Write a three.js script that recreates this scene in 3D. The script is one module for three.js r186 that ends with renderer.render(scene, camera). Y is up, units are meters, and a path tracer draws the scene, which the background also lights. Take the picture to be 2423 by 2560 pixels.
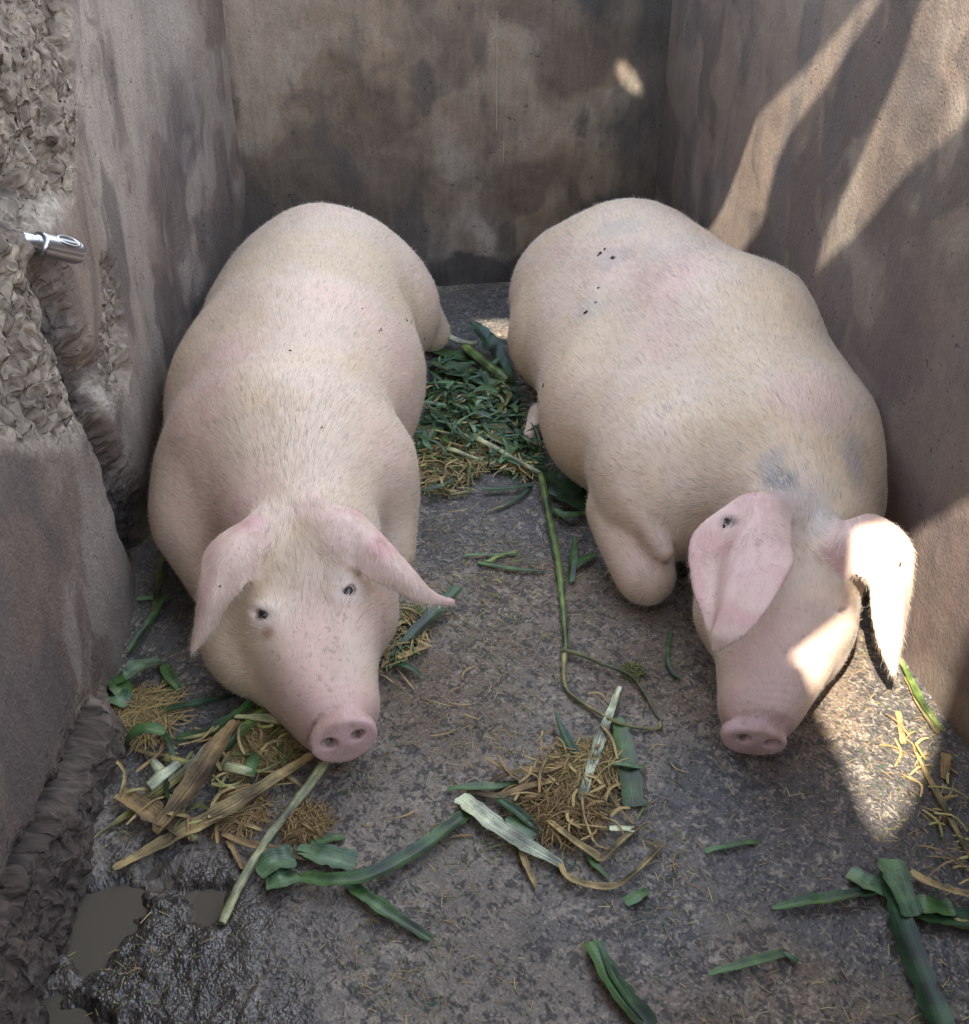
import * as THREE from 'three';
import { mergeGeometries } from 'three/addons/utils/BufferGeometryUtils.js';
import { Brush, Evaluator, SUBTRACTION } from 'three-bvh-csg';

// ---------- camera, sky, sun, exposure ----------
const scene = new THREE.Scene();
const [EYE, LOOK] = [[0,1.2,0],[.102,.6524,-.8305]];
const camera = new THREE.PerspectiveCamera(50.0, 969 / 1024, 0.05, 400);
camera.position.set(...EYE); camera.lookAt(...LOOK);
const renderer = new THREE.WebGLRenderer({ antialias: true });
renderer.toneMapping = THREE.LinearToneMapping;
renderer.toneMappingExposure = 4.9;
renderer.shadowMap.enabled = true;
const sun = new THREE.DirectionalLight(new THREE.Color(1, 0.93, 0.82), 3.4);
const SUN = [-.3501,.766,.5391];
sun.position.set(SUN[0] * 8 + .2, SUN[1] * 8, SUN[2] * 8 - 1.6);
sun.target.position.set(.2, 0, -1.6);
sun.castShadow = true; sun.shadow.mapSize.set(2048, 2048);
Object.assign(sun.shadow.camera, { left: -3, right: 3, top: 3, bottom: -3, near: .5, far: 20 });
scene.add(sun, sun.target);

// ---------- noise ----------
let seed = 7;
const rnd = () => { seed = (seed + 0x6d2b79f5) | 0; let t = Math.imul(seed ^ (seed >>> 15), 1 | seed); t = (t + Math.imul(t ^ (t >>> 7), 61 | t)) ^ t; return ((t ^ (t >>> 14)) >>> 0) / 4294967296; };
const rr = (a, b) => a + (b - a) * rnd();
const PERM = new Uint8Array(512), VAL = new Float32Array(512);
{ const p = [...Array(256).keys()]; for (let i = 255; i > 0; i--) { const j = Math.floor(rnd() * (i + 1)); [p[i], p[j]] = [p[j], p[i]]; } for (let i = 0; i < 512; i++) { PERM[i] = p[i & 255]; } for (let i = 0; i < 256; i++) VAL[i] = VAL[i + 256] = rnd() * 2 - 1; }
const fade = (t) => t * t * (3 - 2 * t);
function n2(x, y) {
  const xi = Math.floor(x), yi = Math.floor(y), fx = fade(x - xi), fy = fade(y - yi), X = xi & 255, Y = yi & 255;
  const a = PERM[X] + Y, b = PERM[X + 1] + Y;
  const v00 = VAL[PERM[a]], v01 = VAL[PERM[a + 1]], v10 = VAL[PERM[b]], v11 = VAL[PERM[b + 1]];
  return (v00 + (v10 - v00) * fx) * (1 - fy) + (v01 + (v11 - v01) * fx) * fy;
}
function n3(x, y, z) {
  const zi = Math.floor(z), f = fade(z - zi);
  const a = n2(x + zi * 17.31, y + zi * 41.73), b = n2(x + (zi + 1) * 17.31, y + (zi + 1) * 41.73);
  return a + (b - a) * f;
}
const fb2 = (x, y, o = 4) => { let s = 0, a = .5; for (let i = 0; i < o; i++) { s += a * n2(x, y); x = x * 2.03 + 11.3; y = y * 2.03 + 5.7; a *= .5; } return s; };
const clamp = (x, a = 0, b = 1) => Math.min(b, Math.max(a, x));
const sst = (a, b, x) => { const t = clamp((x - a) / (b - a)); return t * t * (3 - 2 * t); };
const mix = (a, b, t) => a + (b - a) * t;
const mix3 = (a, b, t) => [mix(a[0], b[0], t), mix(a[1], b[1], t), mix(a[2], b[2], t)];
const V = (a) => new THREE.Vector3(...a);
const sub = (a, b) => [a[0] - b[0], a[1] - b[1], a[2] - b[2]];
const add = (a, b, s = 1) => [a[0] + b[0] * s, a[1] + b[1] * s, a[2] + b[2] * s];
const cross = (a, b) => [a[1] * b[2] - a[2] * b[1], a[2] * b[0] - a[0] * b[2], a[0] * b[1] - a[1] * b[0]];
const dot = (a, b) => a[0] * b[0] + a[1] * b[1] + a[2] * b[2];
const norm = (a) => { const l = Math.hypot(...a) || 1; return [a[0] / l, a[1] / l, a[2] / l]; };
// signed distance to a polygon (negative inside)
function polyDist(pts, x, y) {
  let d = 1e9, s = 1;
  for (let i = 0, j = pts.length - 1; i < pts.length; j = i++) {
    const ax = pts[i][0], ay = pts[i][1], ex = pts[j][0] - ax, ey = pts[j][1] - ay, wx = x - ax, wy = y - ay;
    const t = clamp((wx * ex + wy * ey) / (ex * ex + ey * ey)), bx = wx - ex * t, by = wy - ey * t;
    d = Math.min(d, bx * bx + by * by);
    const c1 = y >= ay, c2 = y < pts[j][1], c3 = ex * wy > ey * wx;
    if ((c1 && c2 && c3) || (!c1 && !c2 && !c3)) s = -s;
  }
  return s * Math.sqrt(d);
}

// ---------- sky ----------
{
  const w = 512, h = 256, d = new Float32Array(w * h * 4);
  for (let j = 0; j < h; j++) for (let i = 0; i < w; i++) {
    const el = ((j + .5) / h - .5) * Math.PI, az = (i + .5) / w * Math.PI * 2, k = (j * w + i) * 4;
    let c;
    if (el >= 0) {
      const s = Math.sin(el);
      c = mix3([.84, .86, .88], [.42, .56, .84], Math.pow(s, .6));
      const dx = Math.cos(az) * Math.cos(el) / (s + .25), dy = Math.sin(az) * Math.cos(el) / (s + .25);
      const cl = sst(-.02, .35, fb2(dx * 1.6 + 3.1, dy * 1.6 + 8.2, 5));
      c = mix3(c, [1.0, .98, .95], cl * .75);
    } else c = [.12, .105, .08];
    d[k] = c[0]; d[k + 1] = c[1]; d[k + 2] = c[2]; d[k + 3] = 1;
  }
  const t = new THREE.DataTexture(d, w, h, THREE.RGBAFormat, THREE.FloatType);
  t.mapping = THREE.EquirectangularReflectionMapping; t.magFilter = THREE.LinearFilter; t.needsUpdate = true;
  scene.background = t; scene.environment = t;
}

// ---------- helpers ----------
const taken = {};
const numbered = (n) => { const k = taken[n] = (taken[n] ?? -1) + 1; return k ? n + '_' + String(k).padStart(3, '0') : n; };
function tag(o, label, category, group, kind) { if (label) o.userData.label = label; if (category) o.userData.category = category; if (group) o.userData.group = group; if (kind) o.userData.kind = kind; return o; }
function put(name, geo, mat, parent = scene) { const m = new THREE.Mesh(geo, mat); m.name = parent === scene ? numbered(name) : name; m.castShadow = m.receiveShadow = true; parent.add(m); return m; }
function group(name, pos = [0, 0, 0]) { const g = new THREE.Group(); g.name = numbered(name); g.position.set(...pos); scene.add(g); return g; }
const lin = (c) => { const k = new THREE.Color(); k.setRGB(...c); return k; };
const std = (c, o = {}) => new THREE.MeshStandardMaterial({ color: lin(c), roughness: .8, ...o });
const to255 = (x) => { x = clamp(x); return Math.round(255 * (x <= .0031308 ? x * 12.92 : 1.055 * Math.pow(x, 1 / 2.4) - .055)); };
// textures from fn(u, v) -> [r, g, b, height 0..1, roughness]
function surfaceMaps(w, h, fn, rough) {
  const c = new Uint8Array(w * h * 4), b = new Uint8Array(w * h * 4), r = rough && new Uint8Array(w * h * 4);
  for (let j = 0; j < h; j++) for (let i = 0; i < w; i++) {
    const k = (j * w + i) * 4, o = fn((i + .5) / w, (j + .5) / h);
    c[k] = to255(o[0]); c[k + 1] = to255(o[1]); c[k + 2] = to255(o[2]); c[k + 3] = 255;
    b[k] = b[k + 1] = b[k + 2] = Math.round(255 * clamp(o[3])); b[k + 3] = 255;
    if (r) { r[k] = r[k + 1] = r[k + 2] = Math.round(255 * clamp(o[4])); r[k + 3] = 255; }
  }
  const T = (a, s) => { const t = new THREE.DataTexture(a, w, h, THREE.RGBAFormat); t.magFilter = THREE.LinearFilter; if (s) t.colorSpace = THREE.SRGBColorSpace; t.needsUpdate = true; return t; };
  return { map: T(c, true), bumpMap: T(b), ...(r ? { roughnessMap: T(r) } : {}) };
}
// grid sheet: fn(u, v) -> [x, y, z]; uv = (u, v)
function sheet(nu, nv, fn) {
  const p = new Float32Array((nu + 1) * (nv + 1) * 3), uv = new Float32Array((nu + 1) * (nv + 1) * 2), idx = [];
  for (let j = 0, k = 0; j <= nv; j++) for (let i = 0; i <= nu; i++, k++) { const q = fn(i / nu, j / nv); p.set(q, k * 3); uv[k * 2] = i / nu; uv[k * 2 + 1] = j / nv; }
  for (let j = 0; j < nv; j++) for (let i = 0; i < nu; i++) { const a = j * (nu + 1) + i, b = a + 1, c = a + nu + 1, d = c + 1; idx.push(a, b, d, a, d, c); }
  const g = new THREE.BufferGeometry(); g.setAttribute('position', new THREE.BufferAttribute(p, 3)); g.setAttribute('uv', new THREE.BufferAttribute(uv, 2)); g.setIndex(idx); g.computeVertexNormals(); return g;
}

// ---------- the pen ----------
const XR = .862, ZB = -3.03, ZF = -.16, TOP = 1.2;
const xl = (z) => -.385 - .035 * (z + 3.03) + .1 * sst(-2.3, -3.03, z);
put('ground', sheet(2, 2, (u, v) => [(u - .5) * 300, -.06, (.5 - v) * 300]), std([.13, .105, .075], { roughness: .95 })).userData.kind = 'structure';

// pen floor
const PITS = [[[[-.4378,0,-.9384],[-.424,0,-.9839],[-.3846,0,-1.0037],[-.3517,0,-.9832],[-.3468,0,-.9272],[-.3622,0,-.8844],[-.3849,0,-.8729],[-.4025,0,-.9189],[-.4284,0,-.9072]], .026], [[[-.2778,0,-.9741],[-.2345,0,-.9729],[-.228,0,-.932],[-.2568,0,-.9278]], .023], [[[-.446,0,-.8043],[-.4363,0,-.8409],[-.3873,0,-.8349],[-.3564,0,-.7933],[-.3735,0,-.7588],[-.4319,0,-.766]], .026], [[[-.3758,0,-1.011],[-.2994,0,-1.0186],[-.3033,0,-.9937],[-.346,0,-.9663]], .017]].map(([p, d]) => [p.map((q) => [q[0], q[2]]), d]);
const WATER = -.0165;
function floorY(x, z) {
  const rough = sst(-1.05, -.75, z) * .7 + .3 + sst(-.05, -.35, x) * sst(-1.2, -.9, z) * 1.6;
  let y = fb2(x * 5, z * 5, 3) * .008 + fb2(x * 22 + 9, z * 22, 3) * .0045 * rough + fb2(x * 75, z * 75 + 4, 3) * .004 * rough;
  const wx = x + n2(x * 40, z * 40) * .012 + n2(x * 110, z * 110) * .005, wz = z + n2(x * 40 + 50, z * 40) * .012 + n2(x * 110 + 9, z * 110) * .005;
  if (z > -1.05 && x < .1) for (const [p, d] of PITS) { const k = sst(.025, -.012, polyDist(p, wx, wz)); y -= k * (d + n2(x * 55, z * 55) * .009 + n2(x * 140, z * 140) * .004); }
  return y - .002;
}
{
  const x0 = -.62, x1 = .95, z0 = -3.1, z1 = ZF;
  const maps = surfaceMaps(1536, 2048, (u, v) => {
    const x = mix(x0, x1, u), z = mix(z1, z0, v);
    const big = fb2(x * 3 + 4, z * 3 + 1, 4), mid = fb2(x * 14, z * 14 + 8, 3);
    const wx = x + n2(x * 70, z * 70) * .004, wz = z + n2(x * 70 + 31, z * 70) * .004;
    const blot = sst(-.02, .34, n2(wx * 300, wz * 300) * .4 + n2(wx * 150 + 7, wz * 150) * .42 + n2(wx * 62, wz * 62 + 3) * .3 + mid * .3);
    const pale = sst(.1, .5, n2(wx * 260 + 50, wz * 260 + 20) * .55 + n2(wx * 90 + 5, wz * 90) * .4 + mid * .3);
    const fine = n2(x * 520, z * 520) * .6 + n2(x * 900, z * 900) * .4;
    let c = [.225, .185, .145];
    // brown film towards the right-hand wall, cooler damp cement in the middle
    const brown = sst(-.12, .22, big + (x - .45) * .45);
    c = mix3(c, [.17, .12, .082], brown * .85);
    const damp = sst(-.02, .16, fb2(x * 2.2 + 30, z * 2.2 + 3, 4) + .12 * sst(-1.1, -1.5, z) - .08 * sst(-1.2, -.9, z));
    c = mix3(c, [.085, .08, .077], damp * .8);
    c = mix3(c, [.40, .33, .25], pale * .55);
    c = mix3(c, [.045, .04, .04], blot * .74);
    // wet, dark muck at the left front
    const lx = x + .30, lz = z + .78, wd = Math.hypot(lx * 1.2, lz * 1.05) + n2(x * 16, z * 16) * .1 + n2(x * 50, z * 50) * .04;
    const wet = sst(.38, .12, wd);
    c = mix3(c, [.034, .028, .024], wet * .78);
    const grit = sst(.62, .75, n2(x * 330 + 3, z * 330 + 70));
    c = mix3(c, [.42, .36, .26], grit * .55 * (1 - wet * .5));
    const f = 1 + fine * .42 + mid * .3;
    const rough = clamp(.8 - damp * .22 + brown * .05 - wet * (.62 + n2(x * 45, z * 45) * .12) + blot * .05);
    return [c[0] * f * .88, c[1] * f * .88, c[2] * f * .88, .5 - blot * .2 + pale * .22 + fine * .26 + mid * .2, rough];
  }, true);
  const m = new THREE.MeshStandardMaterial({ ...maps, bumpScale: .0045, roughness: 1 });
  put('pen_floor', sheet(330, 620, (u, v) => { const x = mix(x0, x1, u), z = mix(z1, z0, v); return [x, floorY(x, z), z]; }), m).userData.kind = 'structure';
  const wm = new THREE.MeshPhysicalMaterial({ color: lin([.105, .088, .064]), roughness: .03, ior: 1.33, specularIntensity: 1 });
  const pud = ['large muddy puddle lying in the pit by the cracked left wall', 'small muddy puddle beside the pale stem end', 'muddy puddle at the bottom left corner of the pen floor'];
  [[[-.4524,0,-.8883],[-.4456,0,-1.0112],[-.391,0,-1.0428],[-.3222,0,-1.0387],[-.3113,0,-.9002],[-.3425,0,-.857],[-.3898,0,-.8489]], [[-.3077,0,-1.0026],[-.2163,0,-.9999],[-.1968,0,-.9012],[-.2732,0,-.8993]], [[-.4656,0,-.7888],[-.4567,0,-.8523],[-.3731,0,-.8573],[-.3287,0,-.7848],[-.3518,0,-.7319],[-.4437,0,-.7431]]].forEach((p, i) => {
    const s = new THREE.Shape(p.map((q) => new THREE.Vector2(q[0], -q[2]))), g = new THREE.ShapeGeometry(s); g.rotateX(-Math.PI / 2);
    const o = put('puddle', g, wm); o.position.y = WATER; tag(o, pud[i], 'puddle');
  });
}

// walls: a displaced inner face on a solid body
const wallTone = (s, y, o) => {
  const big = fb2(s * 2.4 + o, y * 2.4 + o * 2, 4), streak = fb2(s * 11 + o + n2(s * 7, y * 7) * .5, y * 2.4 + o, 4), st2 = n2(s * 120, y * 22 + o), fine = n2(s * 330, y * 330) * .6 + n2(s * 700, y * 700 + 9) * .4, mid = fb2(s * 11 + o + n2(s * 23, y * 23) * .4, y * 9, 5), pat = fb2(s * 4.5 + o * 3 + n2(s * 12, y * 12) * .35, y * 4 + n2(s * 12 + 9, y * 12) * .35, 6);
  return { big, streak, st2, fine, mid, pat, pock: sst(.74, .84, n2(s * 150 + o, y * 150)) * sst(-.02, .3, mid) };
};
const ERODE = [[[-1.5281,1.0233],[-1.9977,.9668],[-1.9382,.8853],[-1.9037,.783],[-1.8259,.7222],[-1.7399,.6669],[-1.6343,.6815],[-1.5315,.6973],[-1.3193,.776]], [[-1.3193,.776],[-1.4684,.7154],[-1.5098,.6538],[-1.4955,.5993],[-1.5513,.5108],[-1.5552,.4407],[-1.5415,.3949],[-1.4581,.4146],[-1.3061,.5],[-1.1532,.5792]], [[-1.8826,.5273],[-1.9496,.4959],[-1.9671,.4422],[-1.9479,.3692],[-1.8994,.3084],[-1.8511,.2905],[-1.7569,.3134],[-1.7215,.3563],[-1.7265,.4205],[-1.7814,.4612],[-1.8313,.4961]]];
const GROOVE = [[[-1.5113,.6681],[-1.5923,.6345],[-1.6346,.566],[-1.6564,.4887],[-1.7027,.4038],[-1.6969,.3301],[-1.7385,.2047],[-1.8483,.0703],[-1.7661,-.0417],[-1.6818,.0312],[-1.6305,.1661],[-1.5958,.2893],[-1.5611,.3568],[-1.5525,.4069],[-1.5486,.4785],[-1.511,.5772]], [[-1.507,.7886],[-1.6057,.7818],[-1.588,.7297],[-1.4754,.7234],[-1.4193,.7424]]];
const PALE = [[[-1.3266,.5001],[-1.4876,.4111],[-1.4691,.398],[-1.3335,.472]], [[-1.6966,.3973],[-1.7888,.3322],[-1.7569,.3134],[-1.6887,.3442]], [[-1.5035,.7557],[-1.7141,.6987],[-1.707,.6535],[-1.5315,.6973]]];
{
  const Z0 = ZB, Z1 = ZF, warp = (z, y) => [z + n2(z * 26, y * 26) * .014 + n2(z * 80, y * 80) * .006, y + n2(z * 26 + 40, y * 26) * .014 + n2(z * 80 + 7, y * 80) * .006];
  const info = (z, y) => {
    const [wz, wy] = warp(z, y);
    if (z < -2.25 && y < 1.3) return [0, 0, 0];
    let e = 0, g = 0, p = 0;
    for (const q of ERODE) e = Math.max(e, sst(.016, -.022, polyDist(q, wz, wy)));
    for (const q of GROOVE) g = Math.max(g, sst(.03, -.04, polyDist(q, wz, wy)));
    for (const q of PALE) p = Math.max(p, sst(.02, -.02, polyDist(q, wz, wy)));
    return [e, g, p];
  };
  const maps = surfaceMaps(2048, 1024, (u, v) => {
    const z = mix(Z1, Z0, Math.pow(u, 1.25)), y = v * TOP, t = wallTone(z, y, 3), [e, g, p] = info(z, y);
    let c = [.26, .185, .135];
    c = mix3(c, [.32, .26, .205], sst(.0, .3, t.big + .16 * sst(.6, .95, y)));
    c = mix3(c, [.14, .102, .08], sst(.02, .3, t.streak * .8 - t.big * .5) * .7);
    c = mix3(c, [.115, .092, .088], sst(.2, .0, Math.hypot((z + 2.55) * .6, y - .56 - t.mid * .1) + t.mid * .12 + t.streak * .1) * .7);
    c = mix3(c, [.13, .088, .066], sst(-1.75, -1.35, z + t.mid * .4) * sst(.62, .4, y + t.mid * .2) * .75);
    c = mix3(c, [.115, .09, .075], sst(.0, .22, -t.pat) * .75); c = mix3(c, [.33, .275, .22], sst(.06, .26, t.pat) * .6);
    c = mix3(c, [.34, .275, .205], e * (.75 + t.mid * .5)); c = mix3(c, [.12, .09, .065], e * sst(.05, .25, n2(z * 45, y * 45) * .5 + t.mid * .6) * .7);
    c = mix3(c, [.06, .047, .038], g * (.8 + t.mid * .4));
    let q0 = 0; { const q = q0 = sst(-1.42, -1.25, z + t.mid * .1) * sst(.17, .08, y - (z + 1.2) * .12 + t.mid * .12); c = mix3(c, [.085, .062, .045], q * .85); }
    c = mix3(c, [.46, .40, .32], p * clamp(.7 + t.mid));
    const rg = Math.max(e, g, q0), gr = n2(z * 170, y * 170) * .6 + n2(z * 360 + 3, y * 360) * .4;
    const f = 1 + t.fine * .2 + t.st2 * .09 + t.mid * .28 + rg * gr * .55;
    const k = t.pock * .5;
    return [c[0] * f * (1 - k) * .8, c[1] * f * (1 - k) * .8, c[2] * f * (1 - k) * .8, .5 + t.fine * .12 + t.st2 * .02 + t.mid * .06 - t.pock * .2 + rg * gr * .42];
  });
  const cellr = (i, j, k) => VAL[PERM[(PERM[(i & 255)] + j) & 255] + k & 255] * .5 + .5;
  const lumps = (z, y, f) => { const X = z * f, Y = y * f, i0 = Math.floor(X), j0 = Math.floor(Y); let h = 0; for (let i = i0 - 1; i <= i0 + 1; i++) for (let j = j0 - 1; j <= j0 + 1; j++) { const r = .35 + .45 * cellr(i, j, 3), dx = X - i - cellr(i, j, 1), dy = Y - j - cellr(i, j, 2), q = 1 - (dx * dx + dy * dy) / (r * r); if (q > 0) h = Math.max(h, Math.sqrt(q) * r * 1.3); } return h; };
  const CRACK = [[-1.2453,.0708],[-1.1567,.0869],[-1.0876,.0947],[-1.0182,.1131],[-.9533,.1226],[-.8761,.1354],[-.7879,.1466]];
  const crackDist = (z, y) => { let d = 9, s = 0; for (let i = 0; i < CRACK.length - 1; i++) { const a = CRACK[i], b = CRACK[i + 1], ex = b[0] - a[0], ey = b[1] - a[1], t = clamp(((z - a[0]) * ex + (y - a[1]) * ey) / (ex * ex + ey * ey)), q = Math.hypot(z - a[0] - ex * t, y - a[1] - ey * t); if (q < d) { d = q; s = Math.sign((y - a[1]) * ex - (z - a[0]) * ey) * q; } } return { d, s }; };
  const disp = (z, y) => {
    const [e, g] = info(z, y);
    const rough = Math.max(e, g * .8);
    let d = fb2(z * 3.5, y * 3.5, 3) * .012 + n2(z * 60, y * 60) * .0006;
    d += rough * (-.012 + fb2(z * 9 + 5, y * 9, 3) * .03 + lumps(z, y, 38) * .012 + lumps(z + 3, y + 7, 85) * .007 + fb2(z * 120, y * 120, 2) * .004) - e * .01 - g * .038;
    // the plaster block at the foot stands proud
    d += .016 * sst(-1.72, -1.5, z) * sst(.52, .34, y + n2(z * 9, 3) * .03);
    if (z > -1.45 && y < .4) { const [wz, wy] = warp(z, y), cd = crackDist(wz, wy), below = sst(.01, -.03, cd.s) * sst(-1.36, -1.26, wz); d -= .04 * Math.exp(-((cd.d / .014) ** 2)); d += below * (.008 + .02 * sst(.1, 0, y) + fb2(z * 20, y * 20 + 3, 3) * .02 + lumps(z, y, 50) * .009); }
    return d;
  };
  const face = sheet(760, 340, (u, v) => { const z = mix(Z1, Z0, Math.pow(u, 1.25)), y = v * TOP - .01, [e, g] = info(z, y), r = Math.max(e, g, z > -1.4 && y < .16 ? .8 : 0) * .007; return [xl(z) + disp(z, y), y + r * (n2(z * 90, y * 90) + n2(z * 210, y * 210) * .5), z + r * (n2(z * 90 + 31, y * 90) + n2(z * 210 + 7, y * 210) * .5)]; });
  const m = new THREE.MeshStandardMaterial({ ...maps, bumpScale: .008, roughness: .9 });
  const w = group('pen_wall'); tag(w, 'rough left pen wall with crumbling patches and a metal drinker', 'wall');
  put('plaster_face', face, m, w);
  const body = new THREE.BoxGeometry(.2, TOP - .03, Z1 - Z0); body.translate(-.385 - .21 - .06, (TOP - .03) / 2 - .02, (Z0 + Z1) / 2); put('wall_core', body, std([.25, .21, .18]), w);
}
{
  const X0 = -.4, X1 = XR + .02;
  const maps = surfaceMaps(1024, 1024, (u, v) => {
    const x = mix(X0, X1, u), y = v * TOP, t = wallTone(x, y, 21);
    let c = [.235, .18, .13];
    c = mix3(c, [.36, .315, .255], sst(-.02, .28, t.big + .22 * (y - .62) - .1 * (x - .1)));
    c = mix3(c, [.27, .195, .13], sst(.05, .3, fb2(x * 3.4 + 70, y * 3.4, 3)) * .8);
    c = mix3(c, [.12, .09, .068], sst(.0, .25, -t.pat) * .65); c = mix3(c, [.36, .295, .225], sst(.03, .28, t.pat) * .55);
    c = mix3(c, [.085, .072, .062], sst(.03, .3, t.streak * .5 + t.mid * .5 - .15 * (y - .5)) * .75);
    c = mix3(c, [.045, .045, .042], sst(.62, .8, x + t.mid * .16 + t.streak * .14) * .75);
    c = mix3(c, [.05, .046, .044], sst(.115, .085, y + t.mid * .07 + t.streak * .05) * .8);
    const f = 1 + t.fine * .2 + t.st2 * .1 + t.mid * .4, k = t.pock * .55;
    return [c[0] * f * (1 - k) * .9, c[1] * f * (1 - k) * .9, c[2] * f * (1 - k) * .9, .55 + t.fine * .22 + t.mid * .35 - t.pock * .4];
  });
  const w = group('pen_wall'); tag(w, 'stained grey back wall of the pen behind both rumps', 'wall');
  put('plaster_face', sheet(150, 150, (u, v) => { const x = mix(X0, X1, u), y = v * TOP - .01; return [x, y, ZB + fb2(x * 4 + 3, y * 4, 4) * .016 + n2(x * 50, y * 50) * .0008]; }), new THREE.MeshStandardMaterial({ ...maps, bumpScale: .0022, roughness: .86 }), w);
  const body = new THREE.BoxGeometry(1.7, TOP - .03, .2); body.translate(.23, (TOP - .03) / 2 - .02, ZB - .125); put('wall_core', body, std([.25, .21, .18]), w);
  // pale drip lines on the plaster
  const drip = std([.36, .33, .29]);
  for (const [q, s] of [[[[.4027,.7354],[.4045,.4392]], .0011], [[[.4227,.455],[.4251,.35]], .0009]]) { const l = Math.abs(q[1][1] - q[0][1]), g = new THREE.CylinderGeometry(s, s * 1.4, l, 6); g.translate((q[0][0] + q[1][0]) / 2, (q[0][1] + q[1][1]) / 2, ZB + .012 * 0 + fb2(q[0][0] * 4 + 3, q[0][1] * 4, 4) * .016 + .001); put('drip_line', g, drip, w); }
}
{
  const Z0 = ZB, Z1 = ZF;
  const maps = surfaceMaps(2048, 1024, (u, v) => {
    const z = mix(Z0, Z1, u), y = v * TOP, t = wallTone(z, y, 47);
    let c = [.185, .135, .1];
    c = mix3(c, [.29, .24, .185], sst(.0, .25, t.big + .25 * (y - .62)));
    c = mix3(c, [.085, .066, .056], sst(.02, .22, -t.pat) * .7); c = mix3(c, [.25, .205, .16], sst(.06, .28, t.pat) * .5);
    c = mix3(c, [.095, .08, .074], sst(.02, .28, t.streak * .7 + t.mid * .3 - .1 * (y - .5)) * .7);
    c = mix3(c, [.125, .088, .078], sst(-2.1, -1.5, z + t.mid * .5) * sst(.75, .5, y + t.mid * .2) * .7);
    c = mix3(c, [.2, .155, .12], sst(.1, .3, fb2(z * 5, y * 5 + 60, 3)) * .6);
    const f = 1 + t.fine * .22 + t.st2 * .04 + t.mid * .32, k = t.pock * .6;
    return [c[0] * f * (1 - k) * .86, c[1] * f * (1 - k) * .86, c[2] * f * (1 - k) * .86, .55 + t.fine * .3 + t.st2 * .06 + t.mid * .3 - t.pock * .45];
  });
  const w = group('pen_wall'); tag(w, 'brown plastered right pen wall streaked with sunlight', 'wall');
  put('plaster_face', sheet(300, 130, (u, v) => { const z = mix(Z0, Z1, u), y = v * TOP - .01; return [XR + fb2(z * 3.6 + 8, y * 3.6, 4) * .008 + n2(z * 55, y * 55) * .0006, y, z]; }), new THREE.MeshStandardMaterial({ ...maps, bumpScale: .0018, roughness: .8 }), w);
  const body = new THREE.BoxGeometry(.2, TOP - .03, Z1 - Z0); body.translate(XR + .118, (TOP - .03) / 2 - .02, (Z0 + Z1) / 2); put('wall_core', body, std([.25, .21, .18]), w);
  const f = new THREE.BoxGeometry(1.7, .62, .14); f.translate(.22, .28, ZF - .02); tag(put('pen_wall', f, std([.22, .19, .16])), 'low front wall of the pen below the camera', 'wall');
}
// unseen sheet added to shade the pen; openings shaped to cast the sun patches
{
  const ev = new Evaluator(); ev.useGroups = false; ev.attributes = ['position', 'normal'];
  let gobo_roof = new Brush(new THREE.BoxGeometry(2.7, .006, 4.3)); gobo_roof.position.set(-.75, 2.5, -.1); gobo_roof.updateMatrixWorld();
  const HOLES = [
    [[0.146,-0.757],[0.09,-0.836],[0.04,-0.93],[-0.001,-0.988],[-0.101,-0.965],[-0.151,-0.992],[-0.139,-0.794],[-0.084,-0.734],[-0.026,-0.797],[0.019,-0.804],[0.066,-0.752],[0.104,-0.732],[0.15,-0.704]],
    [[-0.076,-0.444],[-0.04,-0.485],[0.016,-0.508],[0.065,-0.529],[0.113,-0.556],[0.157,-0.601],[0.181,-0.429],[0.118,-0.262],[0.093,-0.299],[0.045,-0.362],[-0.021,-0.393]],
    [[-0.139,-1.695],[-0.154,-1.677],[-0.148,-1.653],[-0.129,-1.637],[-0.109,-1.631],[-0.097,-1.646],[-0.102,-1.674],[-0.117,-1.693]],
    [[-0.834,-1.018],[-0.729,-1.005],[-0.747,-0.88],[-0.815,-0.889]],
    [[-0.191,0.248],[-0.123,0.269],[-0.099,0.283],[-0.176,0.488],[-0.202,0.475],[-0.311,0.636],[-0.34,0.676],[-0.434,0.784],[-0.476,0.82],[-0.484,0.787],[-0.474,0.67],[-0.47,0.512],[-0.485,0.501],[-0.423,0.462],[-0.35,0.416],[-0.338,0.363],[-0.302,0.291]],
      ];
  for (const h of HOLES) {
    const s = new THREE.Shape(h.map((q) => new THREE.Vector2(q[0], -q[1]))), g = new THREE.ExtrudeGeometry(s, { depth: .2, bevelEnabled: false }); g.rotateX(-Math.PI / 2);
    const b = new Brush(g); b.position.y = 2.4; b.updateMatrixWorld(); gobo_roof = ev.evaluate(gobo_roof, b, SUBTRACTION);
  }
  const r = group('gobo_roof'); tag(r, 'added unseen sheet above the pen with openings shaped to cast the sun patches', 'gobo_roof');
  const g = gobo_roof.geometry.clone(); g.applyMatrix4(gobo_roof.matrixWorld); put('gobo_sheet', g, std([.3, .27, .23], { roughness: .7 }), r);
  for (const [x, z] of [[-2.0, -2.15], [-2.0, 1.95], [.5, 1.95]]) { const p = new THREE.CylinderGeometry(.04, .045, 2.6, 10); p.translate(x, 1.2, z); put('gobo_post', p, std([.2, .14, .09]), r); }
}

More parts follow.
